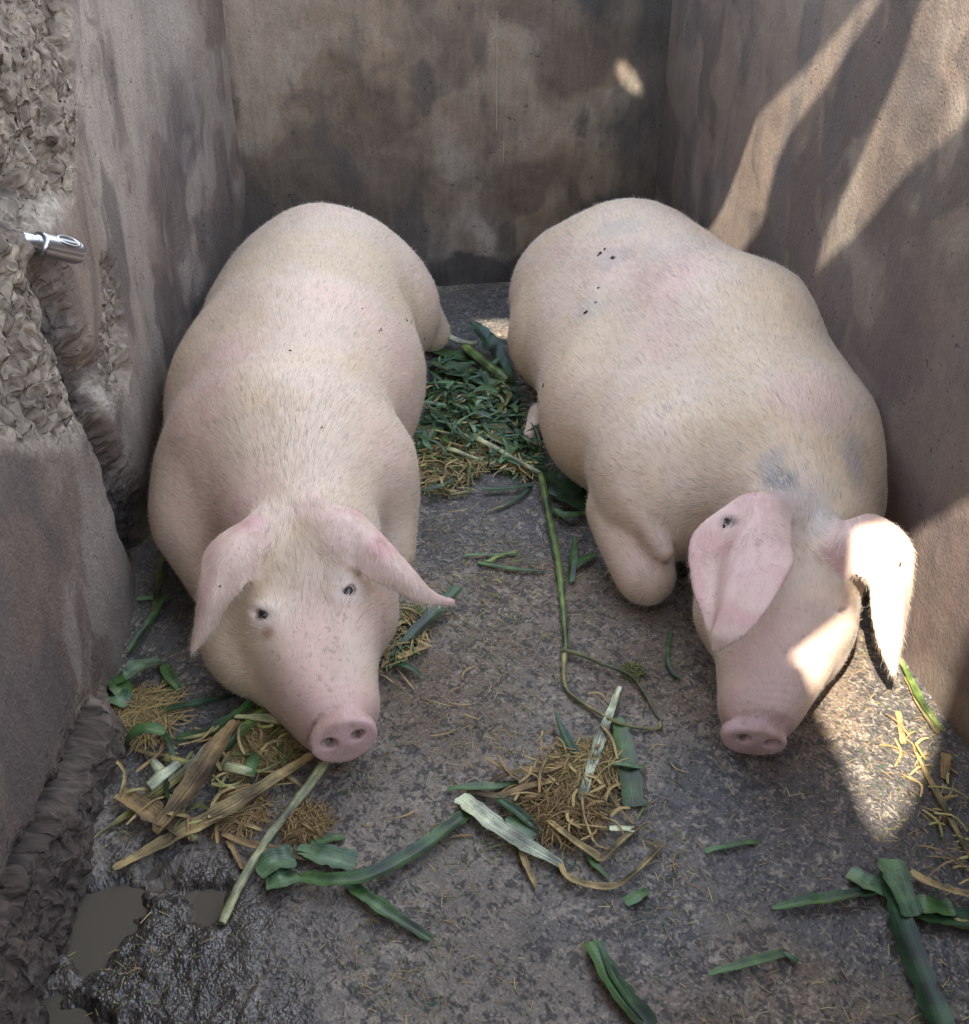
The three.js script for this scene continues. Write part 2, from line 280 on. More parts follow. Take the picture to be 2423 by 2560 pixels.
// ---------- pigs: one distance field each, meshed with surface nets ----------
const RC = (a, ra, b, rb, k) => {            // tapered capsule
  const ba = sub(b, a), l2 = dot(ba, ba), q = ra - rb, a2 = l2 - q * q, il2 = 1 / l2;
  return { k, f: (x, y, z) => {
    const px = x - a[0], py = y - a[1], pz = z - a[2], yy = px * ba[0] + py * ba[1] + pz * ba[2], zz = yy - l2;
    const vx = px * l2 - ba[0] * yy, vy = py * l2 - ba[1] * yy, vz = pz * l2 - ba[2] * yy, x2 = vx * vx + vy * vy + vz * vz, y2 = yy * yy * l2, z2 = zz * zz * l2;
    const kk = Math.sign(q) * q * q * x2;
    if (Math.sign(zz) * a2 * z2 > kk) return Math.sqrt(x2 + z2) * il2 - rb;
    if (Math.sign(yy) * a2 * y2 < kk) return Math.sqrt(x2 + y2) * il2 - ra;
    return (Math.sqrt(x2 * a2 * il2) + yy * q) * il2 - ra;
  } };
};
const SP = (c, r, k) => ({ k, f: (x, y, z) => Math.hypot(x - c[0], y - c[1], z - c[2]) - r });
const EL = (c, r, k, ax = [1, 0, 0], ay = [0, 1, 0], az = [0, 0, 1]) => ({ k, f: (x, y, z) => {   // ellipsoid on given axes
  const p = [x - c[0], y - c[1], z - c[2]], a = dot(p, ax) / r[0], b = dot(p, ay) / r[1], d = dot(p, az) / r[2], k0 = Math.hypot(a, b, d), k1 = Math.hypot(a / r[0], b / r[1], d / r[2]);
  return k1 < 1e-9 ? -Math.min(...r) : k0 * (k0 - 1) / k1;
} });
const CUT = (p) => ({ ...p, cut: true });
const DISC = (c, ra, rb, hh, ro, ax, ay, az, k) => ({ k, f: (x, y, z) => {
  const p = [x - c[0], y - c[1], z - c[2]], a = dot(p, ax), b = dot(p, ay), w = dot(p, az);
  const e = b < 0 ? rb : rb * .82, d2 = (Math.hypot(a / ra, b / e) - 1) * Math.min(ra, rb) + ro, dw = Math.abs(w - (a * a + b * b) * 1.5) - hh + ro;
  return Math.min(Math.max(d2, dw), 0) + Math.hypot(Math.max(d2, 0), Math.max(dw, 0)) - ro;
} });
const smin = (a, b, k) => { const h = Math.max(k - Math.abs(a - b), 0) / k; return Math.min(a, b) - h * h * k * .25; };
function poly3(pts, t) {                      // Catmull-Rom through points
  const n = pts.length - 1, s = clamp(t) * n, i = Math.min(Math.floor(s), n - 1), f = s - i;
  const p0 = pts[Math.max(i - 1, 0)], p1 = pts[i], p2 = pts[i + 1], p3 = pts[Math.min(i + 2, n)];
  return [0, 1, 2].map((c) => .5 * (2 * p1[c] + (p2[c] - p0[c]) * f + (2 * p0[c] - 5 * p1[c] + 4 * p2[c] - p3[c]) * f * f + (3 * p1[c] - p0[c] - 3 * p2[c] + p3[c]) * f * f * f));
}
function makePig(spec) {
  const h = .0042, [lo, hi] = spec.box, N = [0, 1, 2].map((c) => Math.ceil((hi[c] - lo[c]) / h / 8) * 8 + 1), [nx, ny, nz] = N;
  const field = new Float32Array(nx * ny * nz).fill(.05), ear = new Float32Array(nx * ny * nz).fill(.05), earK = new Float32Array(nx * ny * nz);
  const id = (i, j, k) => i + nx * (j + ny * k);
  // ears: dense samples of a curved, lofted sheet, splatted as small balls
  for (const e of spec.ears) {
    const nu = 110, nv = 60, reach = .034, R = Math.ceil(reach / h);
    for (let a = 0; a <= nu; a++) for (let b = 0; b <= nv; b++) {
      const t = a / nu, s = b / nv, A = poly3(e.a, t), B = poly3(e.b, t), T = sub(poly3(e.a, Math.min(1, t + .03)), poly3(e.a, Math.max(0, t - .03)));
      let n = norm(cross(sub(B, A), T)); if (n[1] * e.up < 0 && !e.keep) n = n.map((v) => -v);
      const w = Math.hypot(...sub(B, A));
      const bul = (e.bulge * Math.sin(Math.PI * s) * (1 - .4 * t) + (e.curl ?? 0) * (Math.exp(-((s / .1) ** 2)) - .7 * Math.exp(-(((s - .3) / .14) ** 2))) * Math.sin(Math.PI * clamp((t - .25) / .7)) + n2(t * 5 + e.a[0][0] * 9, s * 4) * .004) * Math.min(1, w / .05);
      const p = [0, 1, 2].map((c) => mix(A[c], B[c], s) + n[c] * bul), r = mix(.0068, .0042, t) * (.75 + .25 * Math.sin(Math.PI * s));
      const ci = Math.round((p[0] - lo[0]) / h), cj = Math.round((p[1] - lo[1]) / h), ck = Math.round((p[2] - lo[2]) / h);
      for (let k = Math.max(0, ck - R); k <= Math.min(nz - 1, ck + R); k++) for (let j = Math.max(0, cj - R); j <= Math.min(ny - 1, cj + R); j++) for (let i = Math.max(0, ci - R); i <= Math.min(nx - 1, ci + R); i++) {
        const dx = lo[0] + i * h - p[0], dy = lo[1] + j * h - p[1], dz = lo[2] + k * h - p[2], d = Math.sqrt(dx * dx + dy * dy + dz * dz) - r, q = id(i, j, k);
        if (d < ear[q]) { ear[q] = d; earK[q] = mix(.05, .007, sst(.1, .5, t)); }
      }
    }
  }
  const prims = spec.prims, hd = h * 8 * .87;
  for (let bk = 0; bk < nz - 1; bk += 8) for (let bj = 0; bj < ny - 1; bj += 8) for (let bi = 0; bi < nx - 1; bi += 8) {
    const cx = lo[0] + (bi + 4) * h, cy = lo[1] + (bj + 4) * h, cz = lo[2] + (bk + 4) * h;
    const ds = prims.map((p) => p.f(cx, cy, cz)); let dm = 1e9, all = 1e9;
    prims.forEach((p, n) => { if (!p.cut) { dm = Math.min(dm, ds[n]); all = all > 1e8 ? ds[n] : smin(all, ds[n], p.k); } else all = -smin(-all, ds[n], p.k); });
    if (Math.abs(all) > hd * 1.6 + .03) { if (all < 0) for (let k = bk; k <= Math.min(bk + 8, nz - 1); k++) for (let j = bj; j <= bj + 8 && j < ny; j++) for (let i = bi; i <= bi + 8 && i < nx; i++) field[id(i, j, k)] = -.05; continue; }
    const act = prims.filter((p, n) => p.cut ? ds[n] < 2 * hd + p.k : ds[n] < dm + 2.4 * hd + p.k);
    for (let k = bk; k <= bk + 8 && k < nz; k++) for (let j = bj; j <= bj + 8 && j < ny; j++) for (let i = bi; i <= bi + 8 && i < nx; i++) {
      const x = lo[0] + i * h, y = lo[1] + j * h, z = lo[2] + k * h;
      let d = 1e9;
      for (const p of act) { const v = p.f(x, y, z); if (p.cut) d = -smin(-d, v, p.k); else d = d > 1e8 ? v : smin(d, v, p.k); }
      field[id(i, j, k)] = d + (Math.abs(d) < .03 ? n3(x * 9, y * 9, z * 9) * .004 + n3(x * 28, y * 28, z * 28) * .0012 + spec.wrinkle(x, y, z) : 0);
    }
  }
  for (let q = 0; q < field.length; q++) if (ear[q] < .049) field[q] = smin(field[q], ear[q], earK[q]);
  // surface nets
  const vid = new Int32Array(nx * ny * nz).fill(-1), pos = [], idx = [];
  const at = (x, y, z, F) => { const gx = clamp((x - lo[0]) / h, 0, nx - 1.001), gy = clamp((y - lo[1]) / h, 0, ny - 1.001), gz = clamp((z - lo[2]) / h, 0, nz - 1.001), i = gx | 0, j = gy | 0, k = gz | 0, a = gx - i, b = gy - j, c = gz - k; let s = 0; for (let m = 0; m < 8; m++) s += F[id(i + (m & 1), j + (m >> 1 & 1), k + (m >> 2))] * ((m & 1) ? a : 1 - a) * ((m >> 1 & 1) ? b : 1 - b) * ((m >> 2) ? c : 1 - c); return s; };
  const co = [0, 1, nx, nx + 1, nx * ny, nx * ny + 1, nx * ny + nx, nx * ny + nx + 1], edges = [[0, 1], [2, 3], [4, 5], [6, 7], [0, 2], [1, 3], [4, 6], [5, 7], [0, 4], [1, 5], [2, 6], [3, 7]];
  for (let k = 0; k < nz - 1; k++) for (let j = 0; j < ny - 1; j++) for (let i = 0, q = id(0, j, k); i < nx - 1; i++, q++) {
    const s0 = field[q] < 0; let same = true;
    for (let m = 1; m < 8; m++) if ((field[q + co[m]] < 0) !== s0) { same = false; break; }
    if (same) continue;
    let sx = 0, sy = 0, sz = 0, n = 0;
    for (const [a, b] of edges) { const fa = field[q + co[a]], fb = field[q + co[b]]; if ((fa < 0) === (fb < 0)) continue; const t = fa / (fa - fb); sx += mix(a & 1, b & 1, t); sy += mix(a >> 1 & 1, b >> 1 & 1, t); sz += mix(a >> 2, b >> 2, t); n++; }
    vid[q] = pos.length / 3; pos.push(lo[0] + (i + sx / n) * h, lo[1] + (j + sy / n) * h, lo[2] + (k + sz / n) * h);
  }
  const quad = (a, b, c, d, f) => { if (a < 0 || b < 0 || c < 0 || d < 0) return; f ? idx.push(a, b, c, a, c, d) : idx.push(a, c, b, a, d, c); };
  for (let k = 1; k < nz - 1; k++) for (let j = 1; j < ny - 1; j++) for (let i = 1, q = id(1, j, k); i < nx - 1; i++, q++) {
    const s = field[q] < 0, Y = nx, Z = nx * ny;
    if (s !== field[q + 1] < 0) quad(vid[q - Y - Z], vid[q - Z], vid[q], vid[q - Y], s);
    if (s !== field[q + Y] < 0) quad(vid[q - 1 - Z], vid[q - 1], vid[q], vid[q - Z], s);
    if (s !== field[q + Z] < 0) quad(vid[q - 1 - Y], vid[q - Y], vid[q], vid[q - 1], s);
  }
  const nv = pos.length / 3, nor = new Float32Array(nv * 3), col = new Float32Array(nv * 3), isEar = new Uint8Array(nv);
  for (let v = 0; v < nv; v++) {
    const x = pos[v * 3], y = pos[v * 3 + 1], z = pos[v * 3 + 2], e = h * .9;
    const n = norm([at(x + e, y, z, field) - at(x - e, y, z, field), at(x, y + e, z, field) - at(x, y - e, z, field), at(x, y, z + e, field) - at(x, y, z - e, field)]);
    nor.set(n, v * 3); const ea = at(x, y, z, ear); isEar[v] = ea < .004 ? 1 : 0;
    col.set(spec.color([x, y, z], n, sst(.016, .002, ea)), v * 3);
  }
  const g = new THREE.BufferGeometry();
  g.setAttribute('position', new THREE.BufferAttribute(new Float32Array(pos), 3)); g.setAttribute('normal', new THREE.BufferAttribute(nor, 3)); g.setAttribute('color', new THREE.BufferAttribute(col, 3)); g.setIndex(idx);
  const root = group('pig'); tag(root, spec.label, 'pig', 'pigs lying in the pen');
  put('body', g, SKIN, root);
  // hair: fine blades rooted on the skin and combed from head to tail
  const cum = new Float32Array(idx.length / 3); let tot = 0;
  const vp = (i) => [pos[i * 3], pos[i * 3 + 1], pos[i * 3 + 2]];
  for (let t = 0; t < cum.length; t++) { const a = vp(idx[t * 3]), b = vp(idx[t * 3 + 1]), c = vp(idx[t * 3 + 2]); tot += a[1] < .004 ? 0 : Math.hypot(...cross(sub(b, a), sub(c, a))); cum[t] = tot; }
  const im = new THREE.InstancedMesh(HAIR, HAIRMAT, spec.hairs); im.name = 'bristles'; im.userData.kind = 'stuff'; im.castShadow = im.receiveShadow = true;
  const M = new THREE.Matrix4(), c = new THREE.Color(); let made = 0;
  while (made < spec.hairs) {
    const r = rnd() * tot; let a = 0, b = cum.length - 1; while (a < b) { const m = (a + b) >> 1; if (cum[m] < r) a = m + 1; else b = m; }
    let u = rnd(), v = rnd(); if (u + v > 1) { u = 1 - u; v = 1 - v; }
    const i0 = idx[a * 3], i1 = idx[a * 3 + 1], i2 = idx[a * 3 + 2], A = vp(i0), B = vp(i1), C = vp(i2);
    const p = [0, 1, 2].map((q) => A[q] + (B[q] - A[q]) * u + (C[q] - A[q]) * v), n = [nor[i0 * 3], nor[i0 * 3 + 1], nor[i0 * 3 + 2]];
    const hs = spec.hair(p, n, isEar[i0]); if (!hs || hs.len <= 0) { if (rnd() < .9) continue; }
    const j = .22; let d = add(hs.dir, [rr(-j, j), rr(-j, j), rr(-j, j)]); d = norm(add(d, n, -dot(d, n)));
    const li = rr(.05, .24) + hs.lift + (rnd() < .05 ? .35 : 0), up = norm(add(d.map((q) => q * Math.cos(li)), n, Math.sin(li))), X = norm(cross(up, n)), Z = cross(X, up), stray = rnd() < .05, L = hs.len * rr(.6, 1.3) * (stray ? 1.6 : 1), w = hs.w * rr(.7, 1.3);
    M.set(X[0] * w, up[0] * L, Z[0] * L, p[0] - n[0] * .0006, X[1] * w, up[1] * L, Z[1] * L, p[1] - n[1] * .0006, X[2] * w, up[2] * L, Z[2] * L, p[2] - n[2] * .0006, 0, 0, 0, 1);
    im.setMatrixAt(made, M); const t = hs.tone ?? HT[Math.floor(rnd() * HT.length)]; const k = rr(.8, 1.15); c.setRGB(t[0] * k, t[1] * k, t[2] * k); im.setColorAt(made, c); made++;
  }
  root.add(im);
  return { root, at: (p) => at(...p, field), field, pos, nor, idx };
}
const SKIN = new THREE.MeshPhysicalMaterial({ color: 0xffffff, vertexColors: true, roughness: .52, specularIntensity: .8, sheen: .35, sheenRoughness: .5, sheenColor: lin([1, .95, .88]) });
const HAIRMAT = new THREE.MeshStandardMaterial({ color: 0xffffff, roughness: .55 });
const HT = [[.8, .68, .52], [.72, .57, .4], [.86, .78, .64], [.62, .46, .31], [.76, .66, .52], [.8, .7, .58], [.36, .26, .18]];
const HAIR = (() => {
  const g = new THREE.BufferGeometry();
  g.setAttribute('position', new THREE.BufferAttribute(new Float32Array([-.5, 0, 0, .5, 0, 0, -.4, .4, .03, .4, .4, .03, -.22, .75, .02, .22, .75, .02, 0, 1, -.03]), 3));
  g.setIndex([0, 1, 3, 0, 3, 2, 2, 3, 5, 2, 5, 4, 4, 5, 6]); g.computeVertexNormals(); return g;
})();
const skinTone = (p, o) => {
  const a = n3(p[0] * 6 + o, p[1] * 6, p[2] * 6), b = n3(p[0] * 17, p[1] * 17 + o, p[2] * 17), f = n3(p[0] * 90, p[1] * 90, p[2] * 90);
  let c = [.72, .54, .395];
  c = mix3(c, [.74, .48, .39], sst(.05, .6, a) * .8);
  c = mix3(c, [.68, .50, .315], sst(.0, .5, -a + b * .4) * .85);
  return c.map((v) => v * (1 + b * .05 + f * .05));
};
// soft-edged marks on the skin: [centre, radius, colour, strength]
const marks = (c, p, list) => { for (const [q, r, k, s] of list) { const d = Math.hypot(...sub(p, q)) / r; if (d < 1.5) c = mix3(c, k, s * sst(1.15, .25, d + n3(p[0] * 40, p[1] * 40, p[2] * 40) * .35)); } return c; };
function basis(n, up) { const az = norm(n), ax = norm(cross(up, az)), ay = cross(az, ax); return [ax, ay, az]; }
const eyeAt = (p, n, up = [0, 1, 0], look) => { const [ax, ay, az] = basis(n, up); return { p, n: az, ax, ay, look, up }; };
const EYEDIR = (p) => norm(sub(EYE, p));
const PINK = [.68, .41, .36], PALE_LID = [.72, .58, .52];

function pigWithFace(s) {
  const [ax, ay, az] = basis(s.discN, s.discUp), dc = s.disc;
  const loc = (a, b, c) => [0, 1, 2].map((q) => dc[q] + ax[q] * a + ay[q] * b + az[q] * c);
  const prims = [...s.prims,
    DISC(dc, s.dw, s.dh, .012, .006, ax, ay, az, .008),
    RC(loc(0, 0, -.016), s.dh * .8, loc(0, .004, -.05), s.dh * .95, .02),
    CUT(EL(loc(-.021, .004, .012), [.0095, .006, .016], .004, ax, ay, az)), CUT(EL(loc(.021, .004, .012), [.0095, .006, .016], .004, ax, ay, az)),
  ];
  const sd = (q, P = s.prims) => { let d = 1e9; for (const p of P) { const v = p.f(...q); if (p.cut) d = -smin(-d, v, p.k); else d = d > 1e8 ? v : smin(d, v, p.k); } return d; };
  for (const e of s.eyes) { for (let i = 0; i < 30; i++) e.p = add(e.p, EYEDIR(e.p), -sd(e.p) * .8); const h = .004, g = norm([0, 1, 2].map((c) => { const a = [...e.p], b = [...e.p]; a[c] += h; b[c] -= h; return sd(a) - sd(b); })); Object.assign(e, { ...eyeAt(e.p, norm(add(g, e.n, .35)), e.up, e.look), closed: e.closed }); }
  for (const e of s.eyes) {
    if (e.closed) { prims.push(CUT(EL(add(e.p, e.n, .002), [.014, .0028, .008], .004, e.ax, e.ay, e.n))); continue; }
    prims.push(EL(add(e.p, e.n, -.009), [.024, .018, .0105], .022, e.ax, e.ay, e.n), EL(add(add(e.p, e.n, -.002), e.ay, .011), [.019, .006, .0085], .01, e.ax, e.ay, e.n));
    prims.push(CUT(EL(add(e.p, e.n, .004), [.0122, .0048, .012], .004, e.ax, e.ay, e.n)));
  }
  const snap = (q) => { const d = norm(sub(q, EYE)); let t = .5, k = 0; for (; k < 90; k++) { const v = sd(add(EYE, d, t)); t += v * .8; if (v < .001 || t > 4) break; } return t < 4 ? add(EYE, d, t) : q; };
  const spots = s.marks.map(([q, r, k, a, e]) => [e ? q : snap(q), r, k, a]);
  const spec = { ...s, prims,
    wrinkle: (x, y, z) => {
      const p = [x - dc[0], y - dc[1], z - dc[2]], b = dot(p, ay), w = dot(p, az), a = dot(p, ax);
      let d = 0;
      if (w < -.012 && w > -.07 && b > -.005) d += Math.sin(w * 620 + a * a * 900) * .0011 * sst(-.07, -.03, w) * sst(-.005, .02, b) * sst(.04, .02, Math.abs(a));
      return d + (s.fold ? s.fold(x, y, z) : 0);
    },
    color: (p, n, ear) => {
      let c = skinTone(p, s.off);
      const q = sub(p, dc), w = dot(q, az), r = Math.hypot(...q), b = dot(q, ay), a = dot(q, ax);
      const nose = sst(.135, .03, r + n3(p[0] * 30, p[1] * 30, p[2] * 30) * .015);
      c = mix3(c, PINK, nose * .75);
      if (w > -.018 && r < .075) { c = mix3(c, [.58, .36, .33], .8); if (b > s.dh * .45) c = mix3(c, [.44, .26, .17], .55 * sst(-.3, .4, n3(p[0] * 70, p[1] * 70, p[2] * 70)) ); }
      for (const sd of [-1, 1]) { const dn = Math.hypot(a - sd * .021, b - .004); if (w > -.02 && dn < .012) c = mix3(c, [.12, .05, .045], sst(.0105, .006, dn)); }
      c = mix3(c, [.74, .51, .455], ear * .65);
      if (ear > .3) c = mix3(c, [.62, .33, .31], sst(.15, .6, n3(p[0] * 24 + 5, p[1] * 24, p[2] * 24)) * .6);
      for (const e of s.eyes) { const eq = sub(p, e.p), d = e.closed ? Math.hypot(dot(eq, e.ax), dot(eq, e.ay) * 4, dot(eq, e.n)) * .8 : Math.hypot(...eq); c = mix3(c, PALE_LID, sst(.034, .014, d) * .45); c = mix3(c, [.16, .09, .075], sst(.0125, .009, d) * .7); }
      // specks of dirt on muzzle and brow
      const sp = n3(p[0] * 230, p[1] * 230, p[2] * 230) + n3(p[0] * 25, p[1] * 25, p[2] * 25 + 8) * .35; if (r < .22) c = mix3(c, [.3, .17, .11], .5 * sst(.68, .85, sp));
      return marks(c, p, spots);
    },
  };
  const pig = makePig(spec);
  const white = std([.34, .30, .28], { roughness: .2 }), iris = std([.02, .016, .014], { roughness: .06 });
  for (const e of s.eyes) {
    if (e.closed) continue;
    const g = new THREE.SphereGeometry(.0105, 20, 14), q = add(e.p, e.n, -.0075); g.translate(...q); const o = put('eye', g, white, pig.root);
    const ig = new THREE.SphereGeometry(.0092, 18, 12); const qq = add(add(q, e.n, .0024), e.look ?? [0, 0, 0], .002); ig.translate(...qq); put('iris', ig, iris, o);
  }
  // dried dirt crumbs stuck to the coat
  const dirt = std([.035, .026, .022], { roughness: .95 });
  const t0 = new THREE.Vector3();
  for (const [vq, r, e] of s.crumbs) {
    const vx = e ? vq : snap(vq);
    // nearest skin vertex along the view ray's crossing point
    let best = -1, bd = 1e9; for (let v = 0; v < pig.pos.length / 3; v += 2) { const d = (pig.pos[v * 3] - vx[0]) ** 2 + (pig.pos[v * 3 + 1] - vx[1]) ** 2 + (pig.pos[v * 3 + 2] - vx[2]) ** 2; if (d < bd) { bd = d; best = v; } }
    const p = [pig.pos[best * 3], pig.pos[best * 3 + 1], pig.pos[best * 3 + 2]], n = [pig.nor[best * 3], pig.nor[best * 3 + 1], pig.nor[best * 3 + 2]];
    const g = new THREE.IcosahedronGeometry(r, 1), ps = g.attributes.position; for (let i = 0; i < ps.count; i++) { t0.fromBufferAttribute(ps, i); const k = .75 + .5 * n3(t0.x * 300 + r * 9999, t0.y * 300, t0.z * 300); t0.multiplyScalar(k); t0.addScaledVector(V(n), -t0.dot(V(n)) * .55); ps.setXYZ(i, t0.x + p[0], t0.y + p[1], t0.z + p[2]); } g.computeVertexNormals();
    put('dirt_crumb', g, dirt, pig.root);
  }
  return pig;
}

const GREY = [.36, .33, .32], DARK = [.07, .055, .058];

// left pig
{
  const rump = [-.0554,.3,-2.4727], head = [-.0994,.2,-1.2887], flow = norm(sub(rump, head));
  const nape = [[-.1205,.37,-1.5833], [-.1331,.36,-1.439], [-.0992,.3,-1.3712]];
  pigWithFace({
    label: 'pale pink pig lying by the rough left wall, looking up with snout towards the camera', off: 3, hairs: 190000,
    box: [[-.47, -.012, -3.0], [.33, .5, -1.06]],
    prims: [
      RC([-.0726,.2,-2.4969], .212, [-.1156,.2,-2.0619], .2, .08), RC([-.1156,.2,-2.0619], .2, [-.15,.19,-1.7661], .18, .08),
      SP([-.1807,.16,-2.4403], .165, .08), SP([.0519,.15,-2.5134], .148, .07), RC([.1236,.1,-2.5847], .085, [.1818,.05,-2.5956], .05, .03),
      RC([-.2043,.16,-2.2851], .15, [-.217,.15,-2.0563], .148, .1), SP([-.0024,.13,-2.1914], .135, .08), SP([-.0184,.11,-2.0506], .115, .07),
      RC([-.217,.15,-2.0563], .148, [-.2607,.15,-1.7637], .124, .1), SP([-.0345,.16,-1.7285], .122, .08),
      RC([-.2886,.12,-1.683], .10, [-.2505,.07,-1.5671], .068, .05), RC([.0026,.1,-1.7038], .085, [.0251,.05,-1.6316], .05, .03),
      RC([-.1383,.22,-1.7128], .155, [-.1149,.165,-1.515], .125, .06),
      EL([-.113,.155,-1.4417], [.115, .115, .12], .05), SP([-.1998,.085,-1.3881], .083, .06), SP([-.0458,.085,-1.4154], .078, .06), RC([-.1571,.06,-1.3681], .082, [-.0876,.045,-1.2283], .045, .05),
      RC([-.1086,.125,-1.3989], .098, [-.068,.075,-1.2106], .05, .05), RC([-.1547,.15,-1.3339], .048, [-.0872,.09,-1.2056], .024, .04), RC([-.0581,.155,-1.3605], .048, [-.0404,.09,-1.2187], .024, .04), RC([-.1197,.07,-1.3771], .092, [-.072,.05,-1.2211], .046, .05),
    ],
    disc: [-.0619,.078,-1.1492], discN: [.1, .12, .99], discUp: [-.2, 1, 0], dw: .05, dh: .042,
    eyes: [eyeAt([-.1687,.2,-1.2851], [-.62, .5, .6], [-.1, 1, 0], [.6, .3, .4]), eyeAt([-.0414,.2,-1.328], [.62, .5, .6], [.1, 1, 0], [-.4, .3, .4])],
    ears: [
      { a: [[-.1305,.2,-1.4957],[-.1703,.265,-1.44],[-.2178,.27,-1.4028],[-.249,.25,-1.3782],[-.2592,.22,-1.3448],[-.2702,.17,-1.3231],[-.283,.125,-1.3115]], b: [[-.1298,.19,-1.4234],[-.1717,.225,-1.3771],[-.1969,.22,-1.3372],[-.2227,.19,-1.3291],[-.2455,.155,-1.3203],[-.2793,.12,-1.3122]], bulge: .022, up: 1 },
      { a: [[-.1218,.2,-1.4724],[-.0747,.275,-1.4275],[-.031,.28,-1.4247],[.006,.26,-1.3901],[.0488,.23,-1.339],[.0814,.19,-1.3236],[.1143,.16,-1.3355]], b: [[-.1017,.19,-1.4269],[-.0493,.235,-1.3615],[-.028,.235,-1.3455],[-.0121,.225,-1.331],[.0308,.205,-1.3138],[.0686,.178,-1.3139],[.1135,.16,-1.3278]], bulge: .02, up: 1 },
    ],
    marks: [[[.0153,.25,-1.3485], .024, [.55, .25, .22], .45, 1], [[-.1604,.18,-1.2671], .016, [.3, .12, .05], .7], [[-.0909,.31,-1.3899], .05, [.68, .4, .36], .5], [[-.2078,.28,-1.4434], .03, [.6, .3, .28], .5]],
    crumbs: [[[.1049,.25,-2.2043], .006], [[.1121,.25,-2.1951], .004], [[.0482,.28,-2.0936], .004], [[.0406,.28,-2.0893], .003], [[.1433,.18,-2.2675], .004], [[-.1177,.4,-1.7571], .004], [[-.0655,.38,-1.515], .003], [[-.3078,.25,-2.5739], .005], [[.007,.36,-2.0279], .003], [[-.2204,.24,-1.3033], .003, 1]],
    hair: (p, n, ear) => {
      const dn = Math.min(...nape.map((q) => Math.hypot(...sub(p, q)))), face = p[2] > -1.28;
      const dir = norm(add(add(flow, [0, -1, 0], .5 * (1 - Math.max(0, n[1]))), [n[0], 0, 0], .35));
      return { dir: ear ? norm([n[0] * .3, -.6, .5]) : dir, len: ear ? .011 : face ? .009 : .015 + .006 * sst(.16, .03, dn), w: face ? .00028 : .0004, lift: ear ? .4 : face ? .05 : 0 };
    },
  });
}
